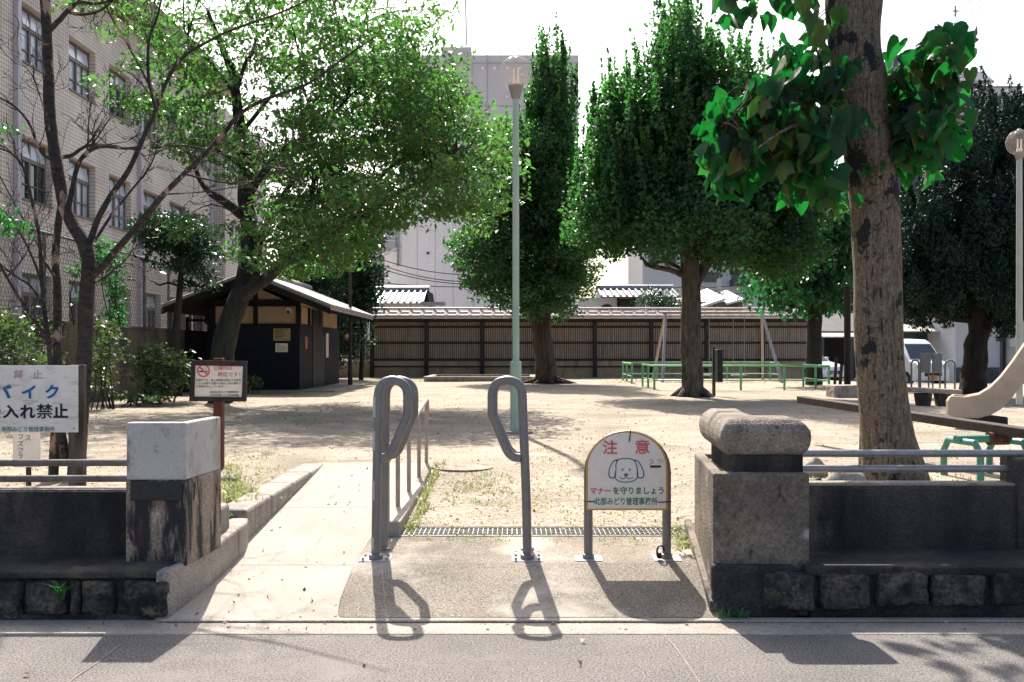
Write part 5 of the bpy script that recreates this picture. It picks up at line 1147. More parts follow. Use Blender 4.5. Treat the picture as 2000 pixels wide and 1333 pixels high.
# ---- wires and poles
def wire(lab, a, b, sag, r=.022):
    a, b = Vector(a), Vector(b); pts = [a.lerp(b, q / 12) - Vector((0, 0, sag * 4 * (q / 12) * (1 - q / 12))) for q in range(13)]
    return tag(MB().tube(pts, r, 5).build('power_line', M['wire']), lab, 'cable', 'overhead cables')
for lab, (a_, b_), (c_, d_), sag in (('highest thin cable crossing the sky at the upper right', (1790, 78), (1920, -22), .2), ('second cable crossing the sky beside the insulator', (1800, 86), (1935, -18), .2), ('third cable of the bundle at the upper right', (1806, 92), (1950, -20), .2)):
    wire(lab, P(a_, b_, 50), P(c_, d_, 40), sag, .014)
for lab, (a_, b_), (c_, d_) in (('long cable running down from the right edge to the dark apartment', (1735, 205), (2040, 60)), ('lower cable crossing in front of the dark apartment roof', (1740, 250), (2040, 118)), ('lowest cable across the dark apartment windows', (1745, 300), (2040, 150)), ('cable between the pale house roof and the right edge', (1800, 330), (2040, 205))):
    wire(lab, P(a_, b_, 58), P(c_, d_, 44), .3, .014)
ins = thing('insulator', 'small cross-shaped insulator hanging on the cables at the upper right', 'insulator', tuple(P(1866, 22, 45)))
MB().cyl(P(1866, 12, 45), P(1866, 33, 45), .045, 8).build('body', M['galv'], ins); MB().bar(P(1860, 22, 45), P(1872, 22, 45), .05, .05).build('arm', M['galv'], ins)
up_ = thing('utility_pole', 'grey utility pole with cables left of the pale blank wall', 'utility pole', (PX(741, 56), 56, 0))
MB().lathe((PX(741, 56), 56, 0), [(.16, 0), (.12, PZ(500, 56))], 12).build('pole', M['lamp_grey'], up_, smooth=True)
MB().bar(P(735, 508, 56), P(752, 508, 56), .08, .08).build('crossarm', M['galv'], up_); MB().cyl(P(746, 520, 55.9), P(746, 536, 55.9), .14, 10).build('transformer', M['galv'], up_)
for lab, a_, b_, s_ in (('upper of the cables sagging across the pale blank wall', (741, 506), (1010, 530), .5), ('middle cable sagging across the pale blank wall', (741, 516), (1010, 540), .6), ('thick dark cable just above the tile roof by the fence', (741, 552), (1010, 556), .2), ('lower cable sagging across the pale blank wall', (741, 524), (1010, 548), .5), ('cable from the pole across the white house', (960, 558), (1345, 560), .3)):
    wire(lab, P(*a_, 56), P(*b_, 57), s_, .024)
up2 = thing('utility_pole', 'thin grey pole with crossarm in front of the apartment block', 'utility pole', (PX(1404, 55), 55, 0))
MB().lathe((PX(1404, 55), 55, 0), [(.15, 0), (.11, PZ(545, 55))], 12).build('pole', M['lamp_grey'], up2, smooth=True)
MB().bar(P(1392, 566, 55), P(1416, 566, 55), .08, .08).build('crossarm', M['galv'], up2)
for i, (a_, b_, c_, d_) in enumerate(((1345, 548, 1404, 560), (1345, 570, 1404, 566), (1404, 560, 1470, 540), (1404, 568, 1480, 566))):
    wire(['cable left of the thin pole, upper', 'cable left of the thin pole, lower', 'cable rising right of the thin pole', 'level cable right of the thin pole'][i], P(a_, b_, 55), P(c_, d_, 55), .2, .022)
# ================================================================== TREES AND PLANTS
def tree(name, label, px, Y, base=.35): return thing(name, label, 'tree', (PX(px, Y), Y, base), None)
# ---- bare dead cherry on the left
rg = random.Random(11); Y = 8.9
dt = tree('bare_tree', 'nearly leafless dark tree with patchy peeling bark behind the motorbike board', 130, Y)
tb_ = MB(); sp = []
def L(pix, w0, w1, dY=0, n=8, k=4, wob=.07):
    if Y == 8.9: w0 *= .88; w1 *= .8
    s, r_ = limb(tb_, pix, w0, w1, Y, dY, n, rg, k, wob); sp.append((s, r_)); return s
A0 = L([(148, 935), (158, 800), (165, 700), (168, 600), (173, 520), (168, 476)], 38, 30, 0, 14)
A1 = L([(170, 500), (160, 468), (140, 436), (124, 395), (113, 335), (105, 285), (97, 220), (95, 150), (92, 80), (88, 0), (84, -90), (76, -200)], 30, 22, .25, 12)
C0 = L([(104, 935), (112, 750), (112, 640), (112, 560), (108, 505), (114, 440), (120, 395)], 22, 16, .3, 10)
C9 = L([(128, 900), (110, 800), (98, 740)], 26, 12, 0)
lim = [
 ([(172, 485), (190, 432), (215, 385), (250, 335), (280, 270), (305, 212), (330, 150), (360, 110), (400, 85), (450, 60), (560, 20), (640, -20)], 15, 4, .6),
 ([(304, 212), (290, 150), (291, 80), (308, 30), (322, -30)], 9, 4, .3),
 ([(291, 165), (250, 90), (215, 30), (192, -20)], 5, 3, -.4),
 ([(176, 545), (205, 515), (235, 480), (270, 440), (320, 380), (360, 340), (420, 282), (470, 222), (530, 190), (600, 165), (680, 108), (730, 75)], 17, 3.5, -.8),
 ([(185, 472), (215, 425), (250, 380), (290, 330), (305, 295)], 8, 3, .5),
 ([(134, 408), (147, 340), (163, 305), (195, 287), (240, 290), (268, 288)], 12, 6, -.3),
 ([(118, 308), (140, 304), (160, 290), (185, 283), (232, 286)], 10, 5, .2),
 ([(103, 312), (86, 304), (72, 280), (56, 240), (30, 210), (-6, 188), (-40, 170)], 8, 3.5, -.3),
 ([(97, 255), (82, 200), (64, 150), (54, 138)], 4, 2, -.2),
 ([(100, 748), (96, 680), (86, 600), (80, 520), (76, 458), (62, 392), (46, 330), (22, 300), (-10, 288)], 12, 4, -.2),
 ([(88, 602), (60, 560), (30, 540), (-10, 508)], 6, 3, -.4),
 ([(85, 562), (62, 500), (36, 450), (10, 415), (-20, 398)], 6, 3, .3),
 ([(98, 668), (62, 620), (30, 570), (-4, 512), (-40, 450)], 9, 5, -.5),
 ([(106, 540), (88, 512), (74, 478), (46, 430), (0, 345)], 6, 3, .4),
 ([(98, 58), (114, 42), (134, 20), (154, 5), (186, 8), (216, 2), (245, -14)], 13, 5, -.3),
 ([(134, 24), (160, 29), (195, 21), (218, 2), (235, -30)], 8, 4, .3),
 ([(168, 560), (200, 545), (232, 520), (240, 515)], 5, 3, -.2),
 ([(360, 340), (410, 352), (455, 358), (510, 350), (540, 335)], 5, 2, -.3),
 ([(320, 380), (400, 375), (480, 362)], 4, 2, .2),
 ([(300, 290), (360, 285), (430, 300), (500, 320), (560, 330)], 5, 2, -.5)]
for px_, w0, w1, dy in lim: L(px_, w0, w1, dy)
for s, r_ in sp[3:]: twigs(tb_, s, r_[-1] * .8, rg, 6, .55, 3, .15, 4)
tb_.build('trunk', M['bark_dead'], dt, smooth=True)
pts = clumps(np.array([tuple(P(*q)) for q in ((12, 430, 8.6), (20, 445, 8.7), (0, 420, 8.5), (30, 440, 8.6), (6, 260, 8.8))]), 45, .18, nr)
leaves_obj('crown', pts, .055, M['leaf_weed'], dt, nr)

# ---- big light-leaved tree leaning in front of the toilet hut
rg = random.Random(23); Y = 22.0
mt = tree('leaning_tree', 'large light green spreading tree with dark leaning trunk in front of the toilet hut', 432, Y)
tb_ = MB(); sp = []
L([(430, 800), (434, 705), (446, 640), (468, 580), (485, 522), (488, 450), (479, 390), (481, 330), (471, 262), (463, 205), (456, 150), (441, 110), (420, 60), (405, 20)], 50, 7, .8, 14)
L([(470, 578), (515, 548), (552, 515), (598, 482), (640, 456), (690, 432), (735, 402), (760, 386), (830, 352), (885, 335)], 27, 4, -1.8, 10)
L([(500, 540), (508, 470), (530, 420), (560, 370), (600, 330), (640, 300)], 17, 5, 1.2)
L([(484, 430), (440, 396), (410, 376), (391, 352), (380, 325), (360, 280)], 20, 5, .8)
L([(484, 385), (520, 330), (558, 290), (608, 262), (640, 235), (680, 190)], 17, 5, -.9)
L([(618, 258), (606, 210), (590, 165), (585, 110)], 9, 3, .3)
L([(462, 180), (480, 122), (496, 100), (502, 50)], 10, 3, .4)
L([(464, 190), (432, 150), (400, 110), (360, 60)], 9, 3, -.4)
L([(640, 456), (610, 400), (620, 340), (680, 300), (740, 260), (800, 220)], 12, 3, -1)
L([(690, 432), (720, 380), (760, 330), (820, 290), (880, 250)], 10, 3, -1.4)
L([(470, 262), (520, 200), (580, 130), (650, 80)], 10, 3, 1)
L([(481, 330), (420, 290), (350, 230), (290, 180)], 10, 3, -.6)
lob = [(330, 75, 105, 85, .45), (520, 55, 150, 75, .85), (700, 110, 140, 105, 1.1, -.5), (800, 190, 125, 90, 1.2, -1), (640, 215, 140, 95, 1), (500, 320, 110, 90, .6), (870, 265, 105, 85, 1.2, -1.4), (960, 300, 55, 60, .8, -1.6),
       (705, 315, 150, 85, 1.2, -.8), (610, 430, 90, 60, 1.0), (560, 500, 55, 45, .8), (390, 180, 85, 95, .5), (285, 170, 65, 70, .35), (420, 285, 80, 70, .6), (820, 335, 105, 50, 1.0, -1.2), (640, 330, 80, 60, .9), (905, 390, 50, 50, .8, -1.6), (340, 290, 60, 60, .35), (250, 60, 60, 60, .3), (600, -30, 330, 50, .5), (440, 480, 40, 40, .35), (650, 480, 60, 50, .7), (640, 465, 75, 40, .9, -2.2), (730, 410, 70, 40, 1.0, -2.6), (560, 515, 50, 40, .7, -1.6), (800, 385, 80, 38, 1.1, -2), (900, 390, 60, 50, 1, -1.8), (700, 400, 70, 45, 1, -1), (960, 350, 50, 50, .8, -1.8)]
cents = lobe_points(lob, 900, nr, Y, 3.8, .25)
S = [q for s, _ in sp for q in s]
connect(tb_, cents, S, rg, .022, 4, .25)
tb_.build('trunk', M['bark_dark'], mt, smooth=True)
leaves_obj('crown', clumps(cents, 58, .5, nr, .36), .125, M['leaf_maple'], mt, nr, droop=.25, aspect=.5, upn=.9)

# ---- dense evergreens right of the hut
for (px, Yq, lob, lab, n_) in ((610, 37.5, [(590, 520, 70, 80), (620, 610, 60, 70), (600, 440, 60, 60)], 'dark dense evergreen rising right behind the toilet hut roof', 150), (705, 40.0, [(690, 470, 45, 60), (700, 560, 36, 70), (690, 640, 38, 70), (708, 545, 30, 50)], 'dark glossy evergreen shrub by the old lamp at the left end of the slatted fence', 130), (650, 42.5, [(650, 530, 50, 80), (650, 640, 40, 80)], 'dark evergreen in the gap between the toilet hut and the fence end', 110)):
    t = tree('evergreen_tree', lab, px, Yq); tb_ = MB(); sp = []; Y = Yq
    L([(px, 750), (px + 3, 650), (px - 3, 560), (px, 480)], 10, 4, 0)
    cents = lobe_points(lob, n_, nr, Yq, 1.1, .3); connect(tb_, cents, [q for s, _ in sp for q in s], rg, .03, 4, .3)
    tb_.build('trunk', M['bark_dark'], t, smooth=True)
    leaves_obj('crown', clumps(cents, 85, .62, nr, .7), .15, M['leaf_dark'], t, nr, droop=.3)
# ---- small dark-leaved tree between the bare tree and the hut
Y = 24.5; t = tree('small_tree', 'small dark glossy-leaved tree with layered crown left of the toilet hut', 338, Y); tb_ = MB(); sp = []
L([(334, 770), (338, 700), (345, 630), (352, 560), (354, 500), (346, 450)], 18, 7, 0, 10)
L([(352, 560), (330, 553), (310, 557), (300, 550), (295, 552)], 5, 2, -.3); L([(354, 520), (380, 500), (410, 490)], 7, 3); L([(352, 500), (320, 470), (290, 455)], 7, 3, .4); L([(350, 540), (385, 560), (405, 556)], 6, 3)
lob = [(345, 440, 70, 22), (295, 455, 42, 30), (395, 480, 45, 28), (340, 480, 60, 25), (310, 520, 35, 16), (370, 515, 50, 20), (385, 545, 30, 20), (345, 470, 60, 40)]
cents = lobe_points(lob, 150, nr, Y, .9, .3); connect(tb_, cents, [q for s, _ in sp for q in s], rg, .02, 4, .4)
tb_.build('trunk', M['bark_dark'], t, smooth=True)
leaves_obj('crown', clumps(cents, 42, .38, nr, .5), .12, M['leaf_dark'], t, nr, droop=.4, aspect=.42)

# ---- clipped upright trees
TIPS = []
def shoots(profile, n, rng, Y0, dY, length, per, wid):
    """upright leafy shoots: profile = list of (px, py, rx, ry, w) lobes; leaf points along rising sticks"""
    c = lobe_points(profile, n, rng, Y0, dY, .5); out = []; tip = []
    for q in c:
        Ls = length * rng.uniform(.5, 1.25); k = max(4, int(per * Ls / length)); t = rng.uniform(0, 1, k) ** 1.15
        tilt = rng.normal(0, .09, 2); a = rng.uniform(0, 6.283, k); r_ = wid * (1.05 - t) * rng.uniform(.35, 1, k)
        p = np.stack([q[0] + tilt[0] * t * Ls + r_ * np.cos(a), q[1] + tilt[1] * t * Ls + r_ * np.sin(a), q[2] - Ls * .35 + t * Ls], 1); m_ = t > .72; out.append(p[~m_]); tip.append(p[m_])
    TIPS.append(np.concatenate(tip)); return np.concatenate(out)
Y = 25.2; rg = random.Random(5)
t = tree('clipped_tree', 'tall upright dark green tree with spiky pruned crown in front of the swings', 1352, Y); tb_ = MB(); sp = []
L([(1354, 790), (1352, 720), (1349, 650), (1350, 570), (1346, 500), (1340, 460)], 44, 33, 0, 16, 4, .05)
rt = MB()
for a_ in range(7):
    an = a_ * .9 + .2; b0 = Vector((PX(1353, Y), Y, .62)); tb_.tube([b0, b0 + Vector((math.cos(an) * .36, math.sin(an) * .36, -.2)), b0 + Vector((math.cos(an) * .62, math.sin(an) * .62, -.33))], [.16, .10, .03], 8)
L([(1352, 560), (1375, 525), (1395, 490), (1420, 465), (1450, 440)], 26, 8, .4, 10); L([(1347, 545), (1310, 528), (1270, 520), (1255, 505)], 14, 5, -.3); L([(1346, 535), (1310, 515), (1290, 512), (1262, 520)], 9, 4, .2)
L([(1344, 490), (1310, 450), (1285, 420), (1260, 380)], 20, 6, -.5); L([(1346, 480), (1370, 440), (1400, 410), (1440, 370)], 18, 6, .5); L([(1340, 470), (1330, 380), (1325, 280), (1320, 150), (1318, 40)], 30, 5, 0, 10); L([(1330, 400), (1390, 330), (1430, 240)], 12, 4, .4); L([(1330, 400), (1260, 320), (1220, 230)], 12, 4, -.4)
prof = [(1322, 60, 34, 60, 1.1), (1330, 150, 66, 70, 1.1), (1400, 170, 66, 70, 1), (1465, 205, 50, 75, .9), (1250, 230, 70, 80, 1), (1200, 260, 55, 85, .9), (1340, 260, 110, 90, 1.1), (1440, 300, 100, 90, 1.1), (1180, 340, 60, 75, .9), (1250, 360, 100, 80, 1.1), (1350, 370, 110, 70, 1.1), (1460, 400, 110, 80, 1.1), (1540, 430, 55, 85, .9), (1210, 430, 70, 60, 1), (1420, 470, 90, 40, .8), (1530, 490, 50, 50, .8)]
lowp = [(1235, 445, 70, 40, 1), (1165, 455, 40, 35, 1), (1145, 420, 35, 60, 1), (1300, 440, 60, 40, 1, -1.2), (1360, 420, 60, 40, 1, -1.2), (1410, 450, 60, 35, 1, -1), (1560, 390, 45, 80, 1), (1500, 340, 55, 80, 1), (1470, 480, 70, 35, 1), (1250, 400, 90, 60, 1.1), (1440, 390, 100, 60, 1.1), (1540, 500, 50, 40, 1), (1300, 478, 40, 25, .7, -1.2), (1400, 480, 45, 25, .7, -1)]
cents = lobe_points(prof, 60, nr, Y, 1.6, .3); connect(tb_, cents, [q for s, _ in sp for q in s], rg, .03, 5, .8)
tb_.build('trunk', M['bark_grey'], t, smooth=True)
leaves_obj('crown', np.concatenate([shoots(prof, 1450, nr, Y, 2.1, 1.15, 74, .2), shoots([(l_[0], l_[1], l_[2] * 1.12, l_[3] * 1.12, l_[4]) for l_ in prof], 300, nr, Y, 2.3, 1.8, 80, .10), clumps(lobe_points(prof, 250, nr, Y, 1.6, .3), 60, .6, nr, .8), clumps(lobe_points(lowp, 600, nr, Y, 1.9, .35), 60, .55, nr, .6)]), .105, M['leaf_gingko'], t, nr, droop=-.1, aspect=.75, upn=.3)
leaves_obj('new_shoots', np.concatenate(TIPS[-2:]), .095, M['leaf_tip'], t, nr, droop=-.3, aspect=.75, upn=.3)
Y = 36.5; t = tree('clipped_tree', 'dense round-based tree with narrow upright top and flaring roots behind the lamp pole', 1062, Y); tb_ = MB(); sp = []
L([(1072, 756), (1066, 720), (1060, 670), (1058, 620), (1060, 560), (1064, 480)], 46, 26, 0, 16, 4, .12); L([(1078, 756), (1070, 700), (1064, 640)], 26, 14, -.2); L([(1064, 480), (1068, 380), (1072, 260), (1076, 140)], 20, 4, 0)
for a_ in range(9):
    an = a_ * .7; b0 = Vector((PX(1068, Y), Y, .62)); tb_.tube([b0, b0 + Vector((math.cos(an) * .55, math.sin(an) * .5, -.2)), b0 + Vector((math.cos(an) * 1.15, math.sin(an) * .9, -.31))], [.2, .10, .03], 8)
prof = [(1078, 130, 34, 40, 1), (1076, 190, 52, 60, 1.1), (1075, 260, 56, 70, 1.1), (1060, 340, 70, 80, 1.1), (1045, 300, 70, 55, 1), (1035, 370, 95, 60, 1), (1000, 340, 60, 60, .8), (980, 410, 75, 70, 1), (1090, 420, 80, 80, 1.1), (950, 490, 60, 50, 1), (1030, 500, 100, 70, 1.1), (1105, 490, 55, 55, 1), (980, 550, 65, 45, 1), (1060, 570, 80, 45, 1), (1112, 555, 45, 38, .9), (1010, 590, 45, 30, .7), (1085, 605, 40, 25, .6)]
cents = lobe_points(prof, 60, nr, Y, 1.6, .3); connect(tb_, cents, [q for s, _ in sp for q in s], rg, .04, 5, .6)
tb_.build('trunk', M['bark_brown'], t, smooth=True)
leaves_obj('crown', np.concatenate([shoots(prof[:6], 520, nr, Y, 1.5, 1.5, 84, .2), clumps(lobe_points(prof[3:], 900, nr, Y, 2.3, .3), 66, .58, nr, .5), clumps(lobe_points([(905, 490, 30, 40), (930, 540, 30, 30), (1140, 520, 30, 35), (960, 400, 30, 30), (1130, 440, 35, 50), (1060, 610, 60, 20)], 170, nr, Y, 1.8, .7), 30, .42, nr, .35), shoots([(l_[0], l_[1], l_[2] * 1.15, l_[3] * 1.1, l_[4]) for l_ in prof[:9]], 150, nr, Y, 1.8, 1.9, 80, .12)]), .12, M['leaf_back'], t, nr, droop=.1, aspect=.7, upn=.5)
leaves_obj('new_shoots', np.concatenate(TIPS[-2:]), .11, M['leaf_tip'], t, nr, droop=-.3, aspect=.7, upn=.3)

# ---- tree with large leaves near the far end of the fence
def big_leaf_mesh(name, pts, size, m, parent, rng, droop=1.2, petiole=None):
    """heart-shaped leaves folded along the midrib and hanging; 10 points each"""
    shA = [(.14, -.09), (.38, -.04), (.50, .16), (.48, .40), (.34, .66), (.15, .87)]; shB = [(.13, -.08), (.36, -.03), (.50, .14), (.66, .46), (.34, .52), (.14, .84)]; NS = 6; MT = (.05, .18, .36, .56, .78, 1.0)
    n = len(pts); o3 = np.array(org(parent)); vs = []; fs = []; b = 0
    for i in range(n):
        d = rng.normal(size=3) * .55 + np.array([0, 0, -droop]); d /= np.linalg.norm(d); u = rng.normal(size=3) + np.array([0, -.1, .7]); s = np.cross(d, u); s /= np.linalg.norm(s); nn = np.cross(s, d)
        L_ = size * rng.uniform(.55, 1.2); fold = rng.uniform(.15, .95); curl = rng.uniform(-.05, .45)
        def pt(a, t): return pts[i] + d * t * L_ + s * a * L_ * .74 + nn * (abs(a) * fold - curl * t * t + rng.uniform(-.02, .02)) * L_
        sh = shA if rng.random() < .6 else shB
        mid = [pt(0, t_) for t_ in MT]; rr = [pt(a * rng.uniform(.9, 1.08), t_) for a, t_ in sh]; ll = [pt(-a * rng.uniform(.9, 1.08), t_) for a, t_ in sh]
        vs += mid + rr + ll
        for o_, fl in ((NS, 0), (2 * NS, 1)):
            q = []
            for z_ in range(NS - 1): q += [(z_, o_ + z_, o_ + z_ + 1), (z_, o_ + z_ + 1, z_ + 1)]
            fs += [tuple(b + z for z in (c if not fl else c[::-1])) for c in q]
        b += 3 * NS
    ob = raw_mesh(name, np.array(vs) - o3, np.array(fs), m, parent, o3)
    ob.data.polygons.foreach_set('use_smooth', [True] * len(ob.data.polygons)); return ob
Y = 33.5; t = tree('broadleaf_tree', 'broad-leaved tree with bright leaf tips at the right end of the slatted fence', 1592, Y); tb_ = MB(); sp = []
L([(1590, 752), (1590, 680), (1592, 610), (1600, 540), (1606, 460)], 34, 20, 0, 12); L([(1594, 610), (1560, 580), (1520, 560), (1480, 550)], 14, 5, -.8); L([(1596, 580), (1640, 540), (1680, 500)], 14, 6, .3); L([(1600, 540), (1560, 500), (1540, 460)], 10, 4, -.6)
for q in range(7): L([(1604, 560), (1625 + q * 9, 500 - q * 4), (1640 + q * 10, 430 - q * 10)], 9, 4, .4 * (q % 3))
lob = [(1500, 560, 55, 32), (1560, 520, 65, 40), (1590, 450, 60, 60), (1640, 480, 50, 80), (1540, 580, 50, 25), (1630, 570, 50, 35), (1640, 400, 40, 60), (1590, 590, 40, 22)]
cents = lobe_points(lob, 420, nr, Y, 1.9, .3); connect(tb_, cents, [q for s, _ in sp for q in s], rg, .02, 4, .3)
tb_.build('trunk', M['bark_dark'], t, smooth=True)
big_leaf_mesh('crown', clumps(cents, 13, .6, nr, .6), .20, M['leaf_far_big'], t, nr, .9)

# ---- dark juniper on the right with flame-like tips
Y = 25.0; rg = random.Random(31); t = tree('juniper', 'big blackish green conifer with flame-like tips and gnarled trunk at the right', 1905, Y); tb_ = MB(); sp = []
L([(1893, 790), (1900, 740), (1905, 690), (1912, 640), (1908, 580), (1900, 480), (1890, 360)], 52, 26, 0, 14, 4, .16); L([(1886, 788), (1895, 720), (1890, 690)], 22, 10, -.2, 8, 4, .2); L([(1916, 660), (1928, 630), (1940, 600)], 22, 12, .2); L([(1900, 625), (1860, 622), (1830, 612), (1800, 590)], 15, 7, -.2); L([(1902, 560), (1850, 500), (1810, 420)], 18, 6, .4); L([(1904, 560), (1960, 500), (2000, 420)], 18, 6, -.4)
prof = [(1890, 455, 60, 45, .8), (1945, 450, 50, 50, .8), (1990, 445, 40, 50, .7), (1830, 480, 60, 55, 1), (1900, 470, 80, 85, 1.2), (1980, 470, 70, 85, 1.1), (1800, 500, 60, 90, 1.1), (1870, 520, 90, 80, 1.2), (1960, 530, 80, 90, 1.2), (1810, 580, 70, 55, 1.1), (1900, 580, 70, 45, 1), (1975, 600, 60, 55, 1), (2060, 450, 80, 200, .9), (1765, 560, 40, 60, .8)]
c1 = lobe_points(prof, 820, nr, Y, 1.9, .3); out = []
tips = [(1868, 300, 150), (1912, 268, 110), (1942, 300, 118), (1975, 290, 130), (2000, 285, 130), (1815, 400, 130), (1848, 350, 120), (1783, 455, 120), (1893, 340, 120), (1930, 360, 120), (1835, 330, 80), (1768, 500, 110), (1958, 330, 170), (1985, 330, 190), (2010, 300, 150), (1925, 330, 175), (1898, 380, 170)]
def flame(q, Ls, wd, k, rng):
    tt = rng.uniform(0, 1, k) ** 1.1; a = rng.uniform(0, 6.283, k) + tt * 5; r_ = wd * np.sin(np.clip(.18 + tt * .82, 0, 1) * math.pi) ** .8 * rng.uniform(.3, 1, k)
    lean = rng.normal(0, .16, 2); return np.stack([q[0] + lean[0] * tt * Ls + r_ * np.cos(a), q[1] + lean[1] * tt * Ls + r_ * np.sin(a), q[2] + tt * Ls], 1)
for q in c1: out.append(flame(q - np.array([0, 0, .3]), nr.uniform(.6, 1.25), .24, 210, nr))
for (px, py, h) in tips:
    for s in range(6): out.append(flame(np.array(P(px + nr.normal(0, 6), py + nr.uniform(-10, 50), Y + nr.normal(0, .5))), h / F * Y * nr.uniform(.6, 1.1), .22, 330, nr))
cents = c1[:80]; connect(tb_, cents, [q for s, _ in sp for q in s], rg, .03, 5, .7)
tb_.build('trunk', M['bark_black'], t, smooth=True)
leaves_obj('crown', np.concatenate(out), .10, M['leaf_juniper'], t, nr, droop=-.8, aspect=.42, upn=.1)

# ---- near trunk with huge drooping leaves on the right
Y = 8.6; rg = random.Random(41); nt_ = tree('broadleaf_tree', 'near tree with thick pale lichened trunk and huge drooping leaves behind the right wall', 1745, Y); tb_ = MB(); sp = []
cs = [(1752, 985, 134), (1744, 920, 116), (1733, 850, 99), (1725, 780, 94), (1718, 700, 92), (1715, 620, 91.5), (1714, 540, 91), (1710, 450, 91), (1708, 400, 92), (1702, 350, 95), (1690, 250, 94.5), (1683, 200, 96), (1677, 150, 106), (1672, 118, 100), (1669, 95, 98), (1667, 50, 100), (1668, 0, 108), (1668, -90, 104), (1664, -200, 100), (1658, -330, 92)]
pts = [P(a_, b_, Y) for a_, b_, _ in cs]; rad = [c_ / F * Y / 2 for _, _, c_ in cs]
ps = []; rs_ = []
spp = smooth_path(pts, 5); rsm = list(np.interp(np.linspace(0, len(rad) - 1, len(spp)), range(len(rad)), rad))
from mathutils import noise as nz
n = 40; b0 = len(tb_.v); vs = []; fs = []
for i, p in enumerate(spp):
    for k_ in range(n):
        a_ = 2 * math.pi * k_ / n; dv_ = Vector((math.cos(a_), math.sin(a_), 0)); flare = max(0, (1.0 - p.z)) * .10 * max(0, math.sin(a_ * 3 + 1)) if p.z < 1 else 0
        r_ = rsm[i] * (1 + .035 * nz.noise(Vector((dv_.x * 1.5, dv_.y * 1.5, p.z * 1.6))) + .014 * nz.noise(Vector((dv_.x * 7, dv_.y * 7, p.z * 5)))) + flare
        vs.append(p + dv_ * r_)
for i in range(len(spp) - 1):
    for k_ in range(n): fs.append((i * n + k_, i * n + (k_ + 1) % n, (i + 1) * n + (k_ + 1) % n, (i + 1) * n + k_))
tb_.add(vs, fs)
trunk_pts = spp
S = []
def LB(pix, w0, w1, dY=0): s, _ = limb(tb_, pix, w0, w1, Y, dY, 8, rg, 4, .05); S.extend(s); return s
for a_ in (([(1640, 165), (1610, 150), (1600, 110), (1590, 90)], 14, 1.6, -.5), ([(1655, 210), (1600, 190), (1540, 170), (1470, 190), (1420, 240)], 15, 1.6, -.4), ([(1660, 260), (1600, 240), (1540, 250), (1480, 290)], 13, 1.6, -.9), ([(1665, 300), (1620, 300), (1560, 320), (1500, 350)], 12, 1.6, .5), ([(1725, 170), (1760, 130), (1800, 90), (1850, 90)], 14, 1.6, -.3), ([(1735, 230), (1790, 200), (1830, 170), (1880, 150)], 12, 1.6, .3), ([(1735, 270), (1780, 250), (1830, 230)], 11, 1.6, -.6), ([(1740, 310), (1780, 280), (1810, 280)], 10, 1.6, .2),
           ([(1640, 0), (1590, -40), (1520, -60), (1440, -50)], 26, 9, -.4), ([(1700, -20), (1740, -70), (1790, -110)], 24, 9, -.3), ([(1660, -200), (1600, -330), (1500, -420)], 40, 12, -.8), ([(1670, -220), (1740, -340), (1850, -420)], 40, 12, .6), ([(1660, -200), (1650, -400), (1640, -600)], 60, 20, -.4), ([(1670, -300), (1700, -380), (1760, -560)], 40, 12, -1.0)): LB(*a_)
lob = [(1485, 205, 65, 42, 1), (1430, 245, 45, 60, 1), (1520, 270, 75, 60, 1.1), (1595, 255, 50, 70, .9), (1440, 310, 50, 40, .9), (1545, 325, 60, 40, .9), (1580, 175, 36, 40, .5), (1572, 80, 20, 26, .8), (1400, 285, 22, 50, .7), (1615, 360, 20, 18, .5),
       (1785, 115, 42, 32, 1), (1835, 110, 30, 22, 1), (1775, 190, 38, 42, 1), (1812, 180, 36, 32, .9), (1780, 260, 42, 36, 1), (1805, 255, 28, 36, .8), (1775, 305, 32, 26, .8),
       (1450, -14, 55, 8, 1.6), (1530, -22, 50, 8, 1.6), (1590, -18, 22, 8, .8), (1752, 0, 18, 18, .6)]
cents = lobe_points(lob, 190, nr, Y, .65, .35)
hi = lobe_points([(1500, -330, 260, 160, 1), (1700, -480, 300, 150, 1), (1880, -330, 200, 150, 1)], 150, nr, Y + .3, 1.6, .3)
connect(tb_, cents, S + trunk_pts[20:60], rg, .007, 4, 1.0); connect(tb_, hi, S, rg, .012, 4, .7)
tb_.build('trunk', M['bark_near'], nt_, smooth=True)
low = MB()
big_leaf_mesh('crown', np.concatenate([clumps(cents, 5.6, .21, nr, .8), clumps(hi, 9, .5, nr, .8)]), .195, M['leaf_big'], nt_, nr, 1.35)
big_leaf_mesh('leaves', clumps(np.array([tuple(P(q_, r_, 8.33)) for q_, r_ in ((1686, 318), (1695, 330), (1710, 322), (1690, 335), (1668, 240))]), 4, .07, nr), .075, M['leaf_big'], nt_, nr, .4)

# ---- pine beyond the fence
Y = 49; t = tree('pine_tree', 'small layered pine standing beyond the fence left of the clipped tree trunk', 1290, Y, .1); tb_ = MB(); sp = []
L([(1292, 640), (1288, 600), (1290, 570)], 8, 4); cents = lobe_points([(1290, 575, 32, 12), (1270, 590, 26, 10), (1310, 592, 26, 12), (1285, 605, 40, 12)], 60, nr, Y, .9, .3)
tb_.build('trunk', M['bark_dark'], t, smooth=True); leaves_obj('crown', clumps(cents, 60, .5, nr, .45), .13, M['leaf_dark'], t, nr, droop=-.3, aspect=.3)
